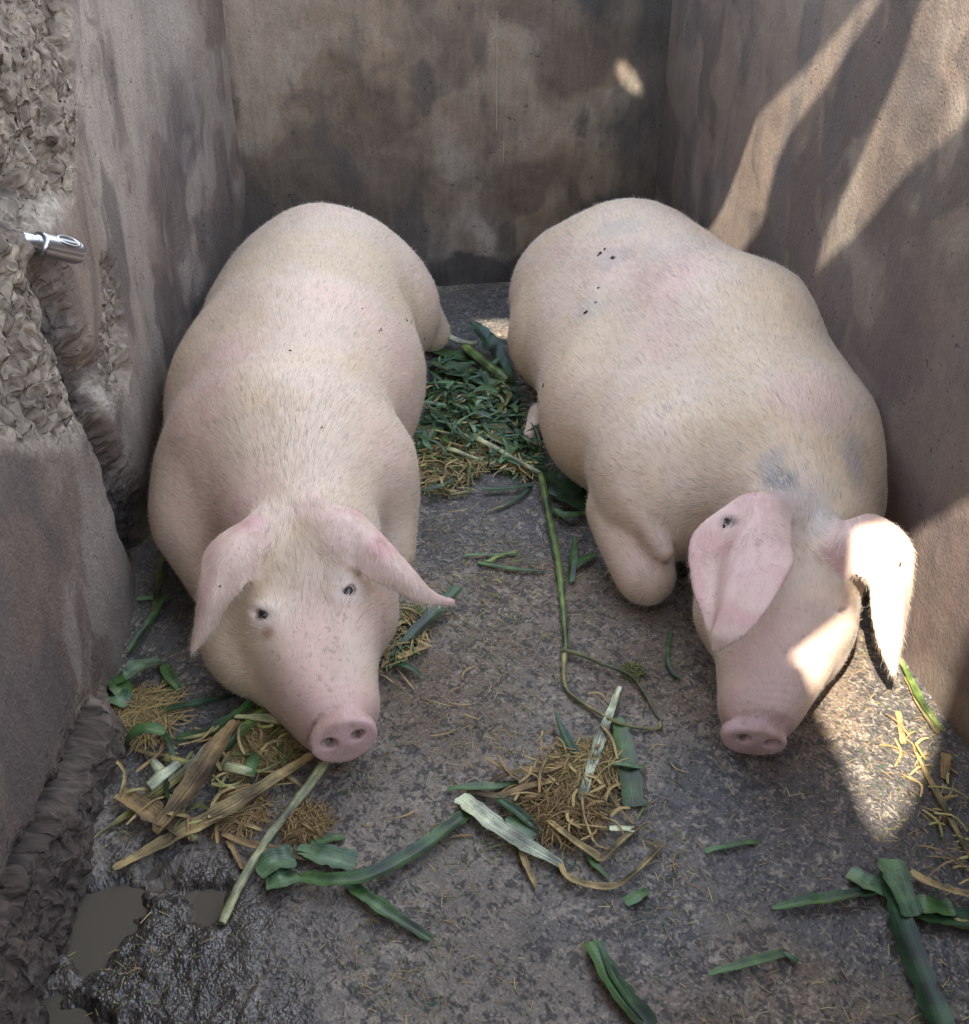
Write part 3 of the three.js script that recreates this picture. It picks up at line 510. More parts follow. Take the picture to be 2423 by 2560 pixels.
// right pig
{
  const rump = [.6247,.3,-2.4587], head = [.6121,.2,-1.2388], flow = norm(sub(rump, head));
  pigWithFace({
    label: 'tan pig with grey smudges lying by the right wall, sunlit ear and snout pointing down', off: 31, hairs: 190000,
    box: [[.28, -.012, -3.0], [.872, .5, -1.0]],
    prims: [
      RC([.6401,.21,-2.4169], .212, [.7313,.21,-1.9566], .215, .08), RC([.7313,.21,-1.9566], .212, [.7414,.2,-1.6394], .185, .08),
      SP([.5288,.17,-2.4977], .16, .06), RC([.5133,.14,-2.2971], .145, [.5271,.13,-1.9573], .14, .12), RC([.5222,.14,-1.939], .14, [.5678,.14,-1.7645], .14, .12), SP([.4667,.11,-2.3549], .105, .06),
      RC([.3919,.028,-2.1667], .024, [.3574,.014,-2.0881], .014, .01),
      SP([.5423,.16,-1.6396], .145, .09), SP([.8043,.15,-1.5792], .112, .06),
      RC([.4643,.1,-1.6471], .075, [.4705,.05,-1.5073], .054, .007), RC([.4489,.18,-1.5665], .024, [.4904,.115,-1.4851], .018, .018),
      RC([.7124,.22,-1.5723], .155, [.6965,.17,-1.4081], .12, .06),
      EL([.6571,.15,-1.3399], [.1, .105, .11], .04), SP([.5837,.085,-1.3449], .076, .04), SP([.6832,.085,-1.3125], .072, .04),
      RC([.6233,.12,-1.276], .098, [.551,.066,-1.1464], .05, .05), RC([.5608,.14,-1.2714], .048, [.5283,.085,-1.1599], .024, .04), RC([.6652,.15,-1.2333], .043, [.5848,.08,-1.145], .024, .04), RC([.6352,.06,-1.2836], .088, [.5576,.04,-1.1599], .045, .05),
      CUT(RC([.5326,.435,-2.1203], .05, [.4081,.36,-1.886], .036, .08)),
    ],
    disc: [.5326,.052,-1.1027], discN: [-.2, -.2, .95], discUp: [.3, 1, 0], dw: .052, dh: .037,
    eyes: [{ ...eyeAt([.6989,.17,-1.229], [.75, .45, .4], [.3, 1, 0]), closed: true }],
    ears: [
      { a: [[.6724,.2,-1.4274],[.5839,.285,-1.3754],[.5335,.28,-1.3495],[.4838,.25,-1.3182],[.4719,.22,-1.2551],[.4718,.2,-1.1944],[.4672,.185,-1.1481]], b: [[.6762,.2,-1.3671],[.6298,.28,-1.3261],[.6055,.28,-1.2598],[.5883,.275,-1.2104],[.5435,.255,-1.1571],[.497,.225,-1.1279],[.4703,.185,-1.1432]], bulge: .016, curl: .016, up: 1 },
      { a: [[.6873,.2,-1.3513],[.7088,.28,-1.2951],[.7559,.285,-1.303],[.7951,.265,-1.272],[.7931,.235,-1.2341],[.7853,.16,-1.206],[.7691,.085,-1.1706]], b: [[.6764,.19,-1.2969],[.6981,.235,-1.2392],[.7108,.24,-1.2244],[.7236,.225,-1.2175],[.7335,.18,-1.212],[.7482,.125,-1.1921],[.7644,.085,-1.1712]], bulge: .022, up: 1 },
    ],
    marks: [[[.5944,.36,-1.2978], .034, DARK, .85], [[.6301,.32,-1.2859], .075, GREY, .6], [[.5911,.38,-1.3236], .03, GREY, .7], [[.7669,.33,-1.4277], .04, GREY, .6], [[.7726,.3,-1.4132], .035, GREY, .6], [[.5125,.42,-2.0742], .05, [.42, .37, .33], .5], [[.4452,.36,-1.9612], .06, [.42, .38, .34], .45], [[.5628,.43,-2.2276], .06, [.44, .4, .36], .4], [[.6779,.43,-2.1168], .1, [.5, .43, .38], .35], [[.7004,.4,-1.4962], .09, [.68, .42, .36], .5], [[.4471,.36,-2.3115], .07, [.68, .42, .36], .5], [[.533,.285,-1.319], .018, [.06, .04, .03], .9, 1], [[.5046,.275,-1.293], .03, [.55, .25, .22], .6, 1]],
    crumbs: [[[.5125,.42,-2.0742], .008], [[.4951,.42,-2.1061], .006], [[.5072,.42,-2.1228], .005], [[.4887,.42,-2.086], .004], [[.4552,.42,-1.9284], .004], [[.4253,.38,-1.9031], .007], [[.4411,.4,-1.903], .004], [[.324,.2,-2.0127], .008], [[.3257,.2,-1.9958], .006], [[.3236,.15,-1.9899], .005], [[.7028,.4,-2.5042], .005], [[.5327,.285,-1.3233], .006, 1], [[.522,.285,-1.3147], .004, 1], [[.7701,.25,-1.2227], .005, 1]],
    hair: (p, n, ear) => {
      const face = p[2] > -1.25;
      const dir = norm(add(add(flow, [0, -1, 0], .5 * (1 - Math.max(0, n[1]))), [n[0], 0, 0], .3));
      return { dir: ear ? norm([n[0] * .3, -.6, .5]) : dir, len: ear ? .011 : face ? .009 : .015, w: face ? .00028 : .0004, lift: ear ? .4 : face ? .05 : 0, tone: n3(p[0] * 8, p[1] * 8, p[2] * 8) > .55 && rnd() < .3 ? [.25, .23, .22] : undefined };
    },
  });
}

// ---------- the drinker ----------
{
  const steel = new THREE.MeshStandardMaterial({ color: lin([.42, .43, .45]), metalness: 1, roughness: .3 }), dark = std([.02, .02, .022], { metalness: .6, roughness: .3 });
  const d = group('nipple_drinker'); tag(d, 'short chrome nipple drinker pipe sticking out of the left wall', 'drinker');
  const a = [-.4434,.69,-1.5199], b = [-.3944,.645,-1.5903], ax = norm(sub(b, a)), L = Math.hypot(...sub(b, a)), q = new THREE.Quaternion().setFromUnitVectors(new THREE.Vector3(0, 1, 0), V(ax));
  const place = (g) => { g.applyQuaternion(q); g.translate(...a); return g; };
  const lathe = (pts) => place(new THREE.LatheGeometry(pts.map(([r, y]) => new THREE.Vector2(r, y * L)), 32));
  put('pipe', lathe([[.0001, -.1], [.011, -.1], [.011, .14], [.0125, .15], [.0125, .22]]), steel, d);
  const barrel = put('barrel', lathe([[.011, .2], [.0165, .22], [.017, .28], [.017, .93], [.0155, .985], [.013, .99], [.013, .7], [.0001, .7]]), steel, d);
  put('bite_valve', lathe([[.0001, .72], [.0045, .72], [.0045, .97], [.003, .985], [.0001, .985]]), dark, d);
  // oval sight of the opening on top of the barrel
  const t = new THREE.TorusGeometry(.009, .0016, 10, 36); t.scale(1, 2.1, 1); t.rotateX(Math.PI / 2 - Math.PI / 2); t.applyQuaternion(new THREE.Quaternion());
  const up = norm(sub([0, 1, 0].map((v, i) => v + [.55, 0, .35][i]), ax.map((v) => v * dot([.55, 1, .35], ax)))), sx = cross(ax, up), M = new THREE.Matrix4().makeBasis(V(sx), V(ax), V(up)), c = add(add(a, ax, L * .68), up, .0162);
  M.setPosition(...c); t.applyMatrix4(M); put('rim', t, steel, barrel);
  const h = new THREE.CylinderGeometry(.0085, .0085, .0012, 28); h.rotateX(Math.PI / 2); h.scale(1, 2.05, 1); h.applyMatrix4(M); put('opening', h, dark, barrel);
}

// ---------- leaves, stalks and straw ----------
const leafMap = (() => {
  const w = 128, h = 512, d = new Uint8Array(w * h * 4);
  for (let j = 0; j < h; j++) for (let i = 0; i < w; i++) {
    const vein = n2(i * .45, j * .012) * .6 + n2(i * 1.1, j * .02) * .4, blot = fb2(i * .03, j * .03, 4), sp = n2(i * .5, j * .5) > .72 ? -.25 : 0;
    const v = clamp(.74 + vein * .22 + blot * .5 + sp), y = clamp(blot * .8), k = (j * w + i) * 4;
    d[k] = 255 * clamp(v + y * .14); d[k + 1] = 255 * clamp(v + y * .05); d[k + 2] = 255 * clamp(v - y * .06); d[k + 3] = 255;
  }
  const t = new THREE.DataTexture(d, w, h, THREE.RGBAFormat); t.colorSpace = THREE.SRGBColorSpace; t.magFilter = THREE.LinearFilter; t.wrapS = t.wrapT = THREE.RepeatWrapping; t.needsUpdate = true; return t;
})();
const COL = { green: [.075, .16, .045], dark: [.038, .095, .035], blue: [.13, .225, .11], lime: [.20, .29, .07], olive: [.16, .17, .05], yellow: [.42, .38, .13], pale: [.62, .62, .33], white: [.66, .7, .46], straw: [.46, .34, .15], tan: [.34, .225, .1], brown: [.15, .08, .045] };
const MATS = {}; const vegMat = (c) => MATS[c] ??= new THREE.MeshStandardMaterial({ color: lin(COL[c]), map: leafMap, roughness: /straw|tan|brown/.test(c) ? .8 : .45 });
const gy = (x, z) => floorY(x, z);
// strip along a path of [x, height above the floor, z]: width profile by kind; bend gives a folded midrib
function strip(pts, width, { taper = [1, 1, 1], fold = .15, seg = 0, roll = 0, thick = .0008, wav = .0 } = {}) {
  const n = seg || Math.max(6, pts.length * 5), p = [], uv = [], idx = [], C = 5;
  let len = 0, prev;
  for (let i = 0; i <= n; i++) {
    const t = i / n, q = poly3(pts, t), a = poly3(pts, Math.max(0, t - .02)), b = poly3(pts, Math.min(1, t + .02)), T = norm(sub(b, a));
    let S = norm(cross(T, [0, 1, 0])); const U = norm(cross(S, T)), r = roll * Math.sin(t * 3.1 + pts[0][0] * 40);
    S = norm(add(S.map((v) => v * Math.cos(r)), U, Math.sin(r)));
    if (prev) len += Math.hypot(...sub(q, prev)); prev = q;
    const wt = t < .5 ? mix(taper[0], taper[1], t * 2) : mix(taper[1], taper[2], t * 2 - 1), w = width * wt * (1 + .14 * n2(len * 60, pts[0][2] * 99) + .1 * n2(len * 220, pts[0][0] * 70)) * (i === 0 || i === n ? .7 : 1);
    const base = q[1] + Math.max(-.004, gy(q[0], q[2])) + .0025;
    for (let c = 0; c < C; c++) {
      const s = (c / (C - 1) - .5) * (1 + .16 * n2(len * 150 + c * 13, pts[0][0] * 31)), lift = Math.abs(s) * 2 * fold * w * .5 + wav * w * n2(len * 70 + c, c * 3.1);
      p.push(q[0] + S[0] * s * w, Math.max(base + S[1] * s * w + lift, gy(q[0] + S[0] * s * w, q[2] + S[2] * s * w) + .0015), q[2] + S[2] * s * w); uv.push(s * w * 12 + .5, len * 2.2);
    }
  }
  const m = n + 1, top = p.length / 3;
  for (let i = 0; i < top; i++) { p.push(p[i * 3], p[i * 3 + 1] - thick, p[i * 3 + 2]); uv.push(uv[i * 2], uv[i * 2 + 1]); }
  for (let i = 0; i < n; i++) for (let c = 0; c < C - 1; c++) { const a = i * C + c, b = a + 1, d = a + C, e = d + 1; idx.push(a, b, e, a, e, d, a + top, e + top, b + top, a + top, d + top, e + top); }
  for (let i = 0; i < n; i++) for (const c of [0, C - 1]) { const a = i * C + c, d = a + C; idx.push(a, d, d + top, a, d + top, a + top); }
  const g = new THREE.BufferGeometry(); g.setAttribute('position', new THREE.Float32BufferAttribute(p, 3)); g.setAttribute('uv', new THREE.Float32BufferAttribute(uv, 2)); g.setIndex(idx); g.computeVertexNormals(); return g;
}
// round stalk along a path
function stalk(pts, r0, r1, { rows = 0, flat = .8 } = {}) {
  const n = rows || pts.length * 6, S = 9, p = [], uv = [], idx = []; let len = 0, prev;
  for (let i = 0; i <= n; i++) {
    const t = i / n, q = poly3(pts, t), T = norm(sub(poly3(pts, Math.min(1, t + .02)), poly3(pts, Math.max(0, t - .02)))), X = norm(cross(T, [0, 1, 0])), U = cross(X, T);
    if (prev) len += Math.hypot(...sub(q, prev)); prev = q;
    const r = mix(r0, r1, t) * (1 + .14 * n2(len * 45, 3 + pts[0][0] * 50)), y = q[1] + gy(q[0], q[2]) + r * flat;
    for (let c = 0; c <= S; c++) { const a = c / S * Math.PI * 2, ca = Math.cos(a) * r, sa = Math.sin(a) * r * flat; p.push(q[0] + X[0] * ca + U[0] * sa, y + X[1] * ca + U[1] * sa, q[2] + X[2] * ca + U[2] * sa); uv.push(c / S * .5, len * 2.5); }
  }
  for (let i = 0; i < n; i++) for (let c = 0; c < S; c++) { const a = i * (S + 1) + c, b = a + 1, d = a + S + 1, e = d + 1; idx.push(a, d, e, a, e, b); }
  for (const i of [0, n]) { const k = p.length / 3, o = i * (S + 1); let m = [0, 0, 0]; for (let c = 0; c < S; c++) m = add(m, [p[(o + c) * 3], p[(o + c) * 3 + 1], p[(o + c) * 3 + 2]], 1 / S); p.push(...m); uv.push(.2, len); for (let c = 0; c < S; c++) i ? idx.push(k, o + c + 1, o + c) : idx.push(k, o + c, o + c + 1); }
  const g = new THREE.BufferGeometry(); g.setAttribute('position', new THREE.Float32BufferAttribute(p, 3)); g.setAttribute('uv', new THREE.Float32BufferAttribute(uv, 2)); g.setIndex(idx); g.computeVertexNormals(); return g;
}
const leaf = (col, label, pts, w, o = {}) => { const dry = /straw|tan|yellow|pale|white/.test(col); return tag(put(dry ? 'straw_strip' : 'fallen_leaf', strip(pts, w, o), vegMat(col)), label, dry ? 'straw strip' : 'leaf'); };
const stem = (col, label, pts, r0, r1, o = {}) => tag(put(o.name ?? 'stalk', stalk(pts, r0, r1, o), vegMat(col)), label, o.cat ?? 'stalk');

// between the pigs, from the back
leaf('dark', 'dark leaf standing up between the rumps beside the sunlit floor patch', [[.3515,.01,-2.3794],[.3383,.03,-2.4706],[.3129,.055,-2.5267],[.2829,.075,-2.5843]], .05, { taper: [.5, 1.1, .35], fold: .5, wav: .15 });
leaf('blue', 'broad blue green leaf lying flat beside the left pig belly', [[.1729,.012,-2.4992],[.2243,.022,-2.4276],[.2706,.02,-2.3888],[.3211,.01,-2.3413]], .068, { taper: [.45, 1, .5], fold: .2, wav: .1 });
leaf('green', 'leaf half tucked under the broad blue green leaf', [[.1853,.006,-2.5719],[.2335,.012,-2.5221],[.2946,.012,-2.4843]], .05, { taper: [.5, 1, .4], fold: .25 });
stem('lime', 'thick pale green stem piece between the two rumps', [[.2618,.022,-2.5402],[.2916,.024,-2.4592],[.3212,.022,-2.3898],[.3466,.012,-2.3452]], .0125, .015);
stem('white', 'short whitish stem piece at the hock of the left pig', [[.2269,.02,-2.6156],[.2527,.022,-2.5791],[.2982,.018,-2.5696]], .009, .007);
leaf('dark', 'dark curled leaf against the thigh of the right pig', [[.3291,.01,-2.3542],[.3413,.02,-2.2652],[.3268,.012,-2.2049]], .035, { taper: [.6, 1, .3], fold: .6, wav: .2 });
leaf('blue', 'short blue green leaf near the left pig elbow', [[.1148,.012,-2.064],[.1382,.018,-2.1148],[.1795,.012,-2.193]], .036, { taper: [.6, 1, .8], fold: .4 });
leaf('green', 'long leaf strip standing out of the shredded leaf heap', [[.2396,.02,-2.2777],[.2533,.026,-2.1875],[.2684,.014,-2.1202]], .022, { taper: [.5, 1, .3], fold: .4 });
stem('pale', 'pale cream stem lying over the shredded leaf heap', [[.2386,.03,-2.0624],[.277,.028,-2.0116],[.3155,.02,-1.9705],[.3539,.012,-1.9283]], .0075, .0055);
stem('pale', 'short cream stem piece in the straw beside the cream stem', [[.1698,.016,-2.0502],[.2058,.018,-2.0201],[.2423,.014,-2.0005]], .006, .004);
leaf('dark', 'wide dark green leaf tucked beside the right pig belly', [[.3737,.008,-1.9409],[.3925,.014,-1.8771],[.4042,.014,-1.8261],[.4238,.01,-1.7915]], .075, { taper: [.5, 1, .6], fold: .2, wav: .12 });
leaf('green', 'curved leaf edge below the wide dark green leaf', [[.3588,.006,-1.8057],[.378,.012,-1.7696],[.4263,.01,-1.7779]], .022, { taper: [.5, 1, .4], fold: .4 });
stem('lime', 'long green stalk running down the middle of the floor', [[.355,.012,-1.9219],[.348,.008,-1.8039],[.3403,.006,-1.6724],[.3299,.005,-1.5606],[.3175,.005,-1.4575],[.3062,.006,-1.3778]], .0082, .0042);
stem('yellow', 'yellow stalk bending into a loop below the long green stalk', [[.3045,.006,-1.378],[.2909,.005,-1.3138],[.2947,.004,-1.2752],[.3228,.006,-1.2305],[.3473,.012,-1.195],[.3853,.004,-1.1829],[.4148,.002,-1.1836],[.4197,.002,-1.1965]], .0044, .0026);
stem('olive', 'crooked side stalk leaving the knot of the long stalk', [[.2996,.008,-1.371],[.3194,.01,-1.3609],[.3566,.01,-1.3317],[.3852,.012,-1.3068],[.4056,.006,-1.2837],[.4144,.003,-1.2401],[.4199,.002,-1.2033]], .0045, .002);
leaf('green', 'small green leaf beside the right pig foreleg', [[.4086,.004,-1.6414],[.3784,.008,-1.6146],[.3493,.004,-1.588]], .02, { taper: [.4, 1, .4], fold: .3 });
leaf('green', 'upright pointed leaf next to the long green stalk', [[.3827,.006,-1.702],[.3661,.012,-1.627],[.3487,.004,-1.5596]], .016, { taper: [.2, 1, .7], fold: .4 });
leaf('green', 'thin green leaf strip crossing left of the long stalk', [[.1894,.003,-1.6448],[.2439,.005,-1.6189],[.3131,.003,-1.6002]], .011, { taper: [.9, 1, .5] });
leaf('blue', 'thin blue green strip near the middle of the bare floor', [[.1651,.003,-1.671],[.197,.005,-1.6677],[.2652,.003,-1.6655]], .009, { taper: [.5, 1, .5] });
leaf('lime', 'short yellow green strip crossing the thin leaf strip', [[.2081,.007,-1.6402],[.2352,.006,-1.6616],[.2667,.003,-1.6755]], .008);
leaf('dark', 'thin dark curved leaf midway between the straw and the stalk', [[.2469,.003,-1.824],[.2928,.006,-1.8524],[.3323,.004,-1.9007]], .008);
leaf('dark', 'dark leaf strip lying over the straw beside the left pig', [[.0862,.016,-1.8875],[.1392,.022,-1.8912],[.1797,.018,-1.9273]], .014, { taper: [.4, 1, .6], fold: .5 });
leaf('dark', 'narrow dark strip above the bare grey floor gap', [[.2297,.008,-1.8967],[.2823,.008,-1.8903],[.3324,.006,-1.9016]], .012);
// right of the left pig's head
leaf('dark', 'long dark leaf running out from under the ear of the left pig', [[.1461,.02,-1.5508],[.1044,.018,-1.496],[.0556,.012,-1.4391],[.0182,.006,-1.3947]], .026, { taper: [.85, 1, .5], fold: .35 });
leaf('dark', 'short green leaf beside the cheek of the left pig', [[.0171,.004,-1.3765],[.0419,.008,-1.3637],[.0615,.003,-1.3467]], .016, { taper: [.6, 1, .3], fold: .4 });
leaf('straw', 'straw coloured strip beside the cheek of the left pig', [[.0264,.008,-1.3875],[.0528,.01,-1.3989],[.0798,.006,-1.4163]], .012);
// left of the left pig's head
leaf('green', 'green leaf leaning along the left wall beside the ear', [[-.3705,.006,-1.6144],[-.3839,.012,-1.5492],[-.4034,.01,-1.4979],[-.4183,.004,-1.4638]], .016, { taper: [.5, 1, .4], fold: .4 });
leaf('olive', 'olive stalk strip beside the left pig shoulder', [[-.396,.006,-1.729],[-.3905,.01,-1.658],[-.3864,.004,-1.5452]], .012);
leaf('blue', 'small blue green strip near the left wall by the pig chest', [[-.4239,.004,-1.6085],[-.3964,.006,-1.6055],[-.3694,.004,-1.6018]], .012);
leaf('blue', 'shiny folded leaf lying against the foot of the left wall', [[-.4257,.01,-1.3777],[-.4055,.022,-1.3801],[-.3863,.016,-1.4096],[-.3605,.006,-1.4334]], .034, { taper: [.7, 1, .6], fold: .5, wav: .1 });
leaf('green', 'shiny leaf end above the fibre heap at the left wall', [[-.4011,.014,-1.3401],[-.4124,.022,-1.3566],[-.4294,.016,-1.3874]], .03, { taper: [.8, 1, .8], fold: .4 });
leaf('blue', 'pale shiny leaf piece in the fibre heap at the left wall', [[-.4254,.016,-1.3469],[-.4084,.022,-1.33],[-.3943,.016,-1.323]], .034, { taper: [.7, 1, .8], fold: .2, wav: .1 });
leaf('green', 'short green leaf pointing at the jaw of the left pig', [[-.3568,.006,-1.4239],[-.3395,.01,-1.3856],[-.3206,.004,-1.3531]], .02, { taper: [.7, 1, .5], fold: .3 });
leaf('dark', 'dark narrow leaf running towards the jaw of the left pig', [[-.3551,.006,-1.3103],[-.3149,.012,-1.3106],[-.2685,.01,-1.3187],[-.222,.006,-1.3328]], .016, { taper: [.6, 1, .4], fold: .4 });
leaf('green', 'small curled leaf between fibre heap and dark narrow leaf', [[-.3646,.004,-1.3206],[-.3472,.008,-1.3259],[-.3342,.004,-1.367]], .012);
leaf('green', 'long curved green blade from the chin of the left pig', [[-.1876,.008,-1.3264],[-.2107,.014,-1.291],[-.2401,.014,-1.2628],[-.2736,.012,-1.2446],[-.3155,.01,-1.2408]], .021, { taper: [.6, 1, .8], fold: .35 });
leaf('green', 'arched green leaf looping over the fibre heap', [[-.328,.026,-1.2391],[-.3535,.034,-1.2428],[-.3769,.026,-1.2398],[-.3874,.006,-1.2365]], .024, { taper: [.7, 1, .6], fold: .35 });
leaf('dark', 'twisted dark leaf strip hanging over the straw stalks', [[-.3312,.02,-1.2457],[-.3152,.028,-1.2088],[-.3082,.026,-1.1636],[-.3126,.028,-1.1229],[-.2929,.02,-1.0807]], .008, { roll: .8 });
// the straw pile below
leaf('tan', 'wide tan stalk sheath folded across the straw pile', [[-.2232,.03,-1.2463],[-.2401,.036,-1.1969],[-.265,.034,-1.1407],[-.2934,.026,-1.094],[-.3216,.012,-1.0603]], .034, { taper: [.4, 1, .5], fold: .6 });
leaf('straw', 'long straw blade reaching from the snout to the wet pit', [[-.1085,.012,-1.1815],[-.1572,.022,-1.1339],[-.2124,.024,-1.0905],[-.2671,.018,-1.0628],[-.3212,.008,-1.0406],[-.3731,.002,-1.0175]], .026, { taper: [.5, 1.1, .5], fold: .3 });
leaf('yellow', 'yellow green stalk narrowing to a thread across the pile', [[-.2261,.024,-1.2451],[-.2615,.032,-1.1806],[-.3021,.026,-1.141],[-.3512,.01,-1.1136],[-.3877,.003,-1.0907],[-.4101,.002,-1.0699]], .02, { taper: [1, .8, .08], fold: .5 });
leaf('lime', 'yellow green leaf strip beside the chin of the left pig', [[-.1597,.012,-1.2985],[-.1855,.018,-1.2688],[-.2146,.018,-1.2334],[-.2362,.012,-1.2045]], .02, { taper: [.5, 1, .6], fold: .4 });
leaf('pale', 'pale strip lying under the chin beside the snout', [[-.2276,.022,-1.2641],[-.1841,.024,-1.2522],[-.1462,.014,-1.2468],[-.1217,.008,-1.2366]], .018, { taper: [.4, 1, .8], fold: .3 });
leaf('tan', 'tan flattened stalk at the left end of the straw pile', [[-.3812,.014,-1.1395],[-.3453,.018,-1.1056],[-.3109,.014,-1.0772],[-.2709,.006,-1.0494]], .032, { taper: [.7, 1, .4], fold: .4 });
stem('white', 'thick whitish stem stub in the straw pile', [[-.3397,.02,-1.1356],[-.3195,.024,-1.152],[-.3028,.022,-1.1749]], .01, .008);
stem('white', 'second whitish stem stub above the tan stalk', [[-.3399,.016,-1.1894],[-.3224,.02,-1.1591],[-.3111,.016,-1.1436]], .007, .007);
stem('pale', 'short cut stem at the right side of the straw pile', [[-.2332,.014,-1.1659],[-.2135,.018,-1.1536],[-.1912,.012,-1.1506]], .009, .009);
stem('pale', 'short cut stem end poking out below the straw pile', [[-.2828,.006,-1.078],[-.2756,.006,-1.0616],[-.2692,.004,-1.05]], .006, .006);
stem('yellow', 'thin yellow stem lying across the top of the straw pile', [[-.3218,.02,-1.1915],[-.2915,.024,-1.1757],[-.2548,.022,-1.1731]], .007, .004);
leaf('green', 'dark green leaf end resting on the straw pile', [[-.196,.024,-1.1418],[-.1946,.026,-1.1618],[-.1922,.02,-1.188]], .018, { taper: [.7, 1, .6] });
leaf('tan', 'tan fibre strip running right from the straw pile', [[-.2331,.006,-1.0537],[-.1965,.01,-1.0307],[-.1407,.008,-1.008],[-.0858,.006,-.9857],[-.0521,.003,-.9705]], .014, { taper: [.5, 1, .6], fold: .4 });
leaf('tan', 'thin tan strip hanging below the fibre strip', [[-.2258,.004,-1.0456],[-.2135,.006,-1.0204],[-.2009,.002,-.9963]], .007);
stem('pale', 'long pale stem lying from the snout down to the wet pit', [[-.0904,.012,-1.1626],[-.1177,.01,-1.1176],[-.1528,.008,-1.0649],[-.182,.008,-1.0131],[-.2003,.006,-.9722],[-.2177,.004,-.9316],[-.2245,.002,-.9153]], .0078, .0058);
stem('brown', 'dark brown twig lying by the foot of the left wall', [[-.4041,.004,-1.2298],[-.406,.006,-1.1969],[-.4112,.004,-1.1721]], .0045, .003);
leaf('blue', 'squarish green leaf piece beside the long pale stem', [[-.1798,.012,-.9773],[-.1595,.018,-.9884],[-.1332,.012,-.9969]], .04, { taper: [.7, 1, 1], fold: .2, wav: .1 });
leaf('blue', 'folded green leaf flap overlapping the squarish leaf piece', [[-.1693,.01,-.9611],[-.149,.014,-.9636],[-.1317,.008,-.9746]], .036, { taper: [.6, 1, 1], fold: .15, wav: .1 });
leaf('blue', 'wide green leaf piece under the tan fibre strip', [[-.1307,.006,-1.0172],[-.0921,.012,-.9953],[-.0531,.004,-.9817]], .034, { taper: [.5, 1, 1], fold: .25 });
leaf('green', 'long curved green blade sweeping up to the pale strip', [[-.1289,.008,-.9659],[-.0854,.014,-.9493],[-.0384,.014,-.9501],[.0173,.01,-.9784],[.0655,.008,-1.0153],[.1129,.004,-1.0563]], .024, { taper: [.85, 1, .8], fold: .45 });
leaf('green', 'green blade pointing down to the bare floor below the leaf pieces', [[-.0673,.004,-.9533],[-.0364,.01,-.919],[-.0018,.008,-.8866],[.0375,.002,-.856]], .021, { taper: [.7, 1, .6], fold: .3 });
leaf('green', 'small leaf strip above the tan fibre strip', [[-.1138,.003,-1.0264],[-.0855,.006,-1.0293],[-.066,.003,-1.0331]], .012);
// middle straw nest
leaf('white', 'wide whitish green strip lying across the middle floor', [[.0971,.008,-1.0795],[.1312,.016,-1.0276],[.1717,.014,-.9856],[.2209,.004,-.9497]], .026, { taper: [1, 1, .6], fold: .12 });
leaf('dark', 'dark blade lying beside the whitish green strip', [[.1449,.006,-1.0774],[.1727,.012,-1.0399],[.2021,.004,-1.0047]], .017, { taper: [.6, 1, .6], fold: .5 });
leaf('blue', 'pale leaf flap half under the whitish green strip', [[.1616,.005,-1.0382],[.1763,.008,-1.0153],[.1915,.004,-.997]], .03, { taper: [.6, 1, .5] });
leaf('green', 'green strip leading left from the straw nest', [[.0805,.003,-1.0998],[.1064,.008,-1.0979],[.1508,.008,-1.0944],[.1858,.004,-1.1018]], .014, { taper: [.5, 1, .5] });
leaf('dark', 'dark green blade standing at the top of the straw nest', [[.261,.016,-1.2241],[.2636,.018,-1.1857],[.2706,.014,-1.1509],[.2825,.006,-1.1185]], .019, { taper: [.15, .8, 1], fold: .4 });
leaf('green', 'wide green leaf strip with a torn black end', [[.3544,.006,-1.2071],[.3515,.01,-1.1503],[.3449,.01,-1.0887],[.3403,.004,-1.036]], .03, { taper: [.6, 1, 1.2], fold: .15 });
leaf('blue', 'small blue green strip crossing the torn leaf', [[.3204,.014,-1.1102],[.3418,.017,-1.1037],[.3702,.012,-1.0989]], .009);
leaf('white', 'frayed pale stalk lying across the top of the straw nest', [[.3753,.004,-1.2799],[.3509,.008,-1.2284],[.3172,.013,-1.1601],[.289,.014,-1.0998],[.2671,.008,-1.0528]], .018, { taper: [.35, 1, .6], fold: .5, wav: .25 });
leaf('straw', 'straw strip bent round the bottom of the nest', [[.2194,.004,-.9533],[.2224,.005,-.9319],[.24,.006,-.9156],[.276,.004,-.9062],[.302,.006,-.9146],[.3324,.005,-.9386],[.3638,.003,-.966]], .011, { taper: [.6, 1, .5], fold: .4 });
leaf('straw', 'straw strip running from the nest to the right end', [[.2133,.012,-1.021],[.2358,.014,-.9866],[.2655,.01,-.9565],[.2774,.006,-.9514],[.3147,.004,-.9837],[.3387,.004,-.9988]], .012, { taper: [.6, 1, .5], fold: .4 });
leaf('tan', 'tan strip looping over the left of the nest', [[.2604,.01,-1.1246],[.2281,.014,-1.1073],[.1909,.016,-1.1119],[.1562,.01,-1.1068],[.1434,.006,-1.0952]], .012, { taper: [.6, 1, .7], fold: .4, wav: .2 });
leaf('tan', 'tan strip below the loop leading left', [[.2409,.01,-1.0934],[.1941,.012,-1.0834],[.1483,.008,-1.0751],[.1099,.003,-1.0962]], .01, { fold: .4 });
leaf('straw', 'pair of dry straws poking down below the whitish strip', [[.1693,.003,-.9917],[.1729,.006,-.9557],[.1811,.002,-.9195]], .01, { taper: [.6, 1, .3], fold: .5 });
leaf('white', 'small cream straw piece right of the nest', [[.2967,.006,-1.0004],[.3143,.006,-.9983],[.3307,.004,-.9962]], .009);
leaf('green', 'green strip sticking out below the straw nest', [[.2588,.003,-.9736],[.2636,.006,-.9463],[.2783,.002,-.9224]], .013, { taper: [.6, 1, .3] });
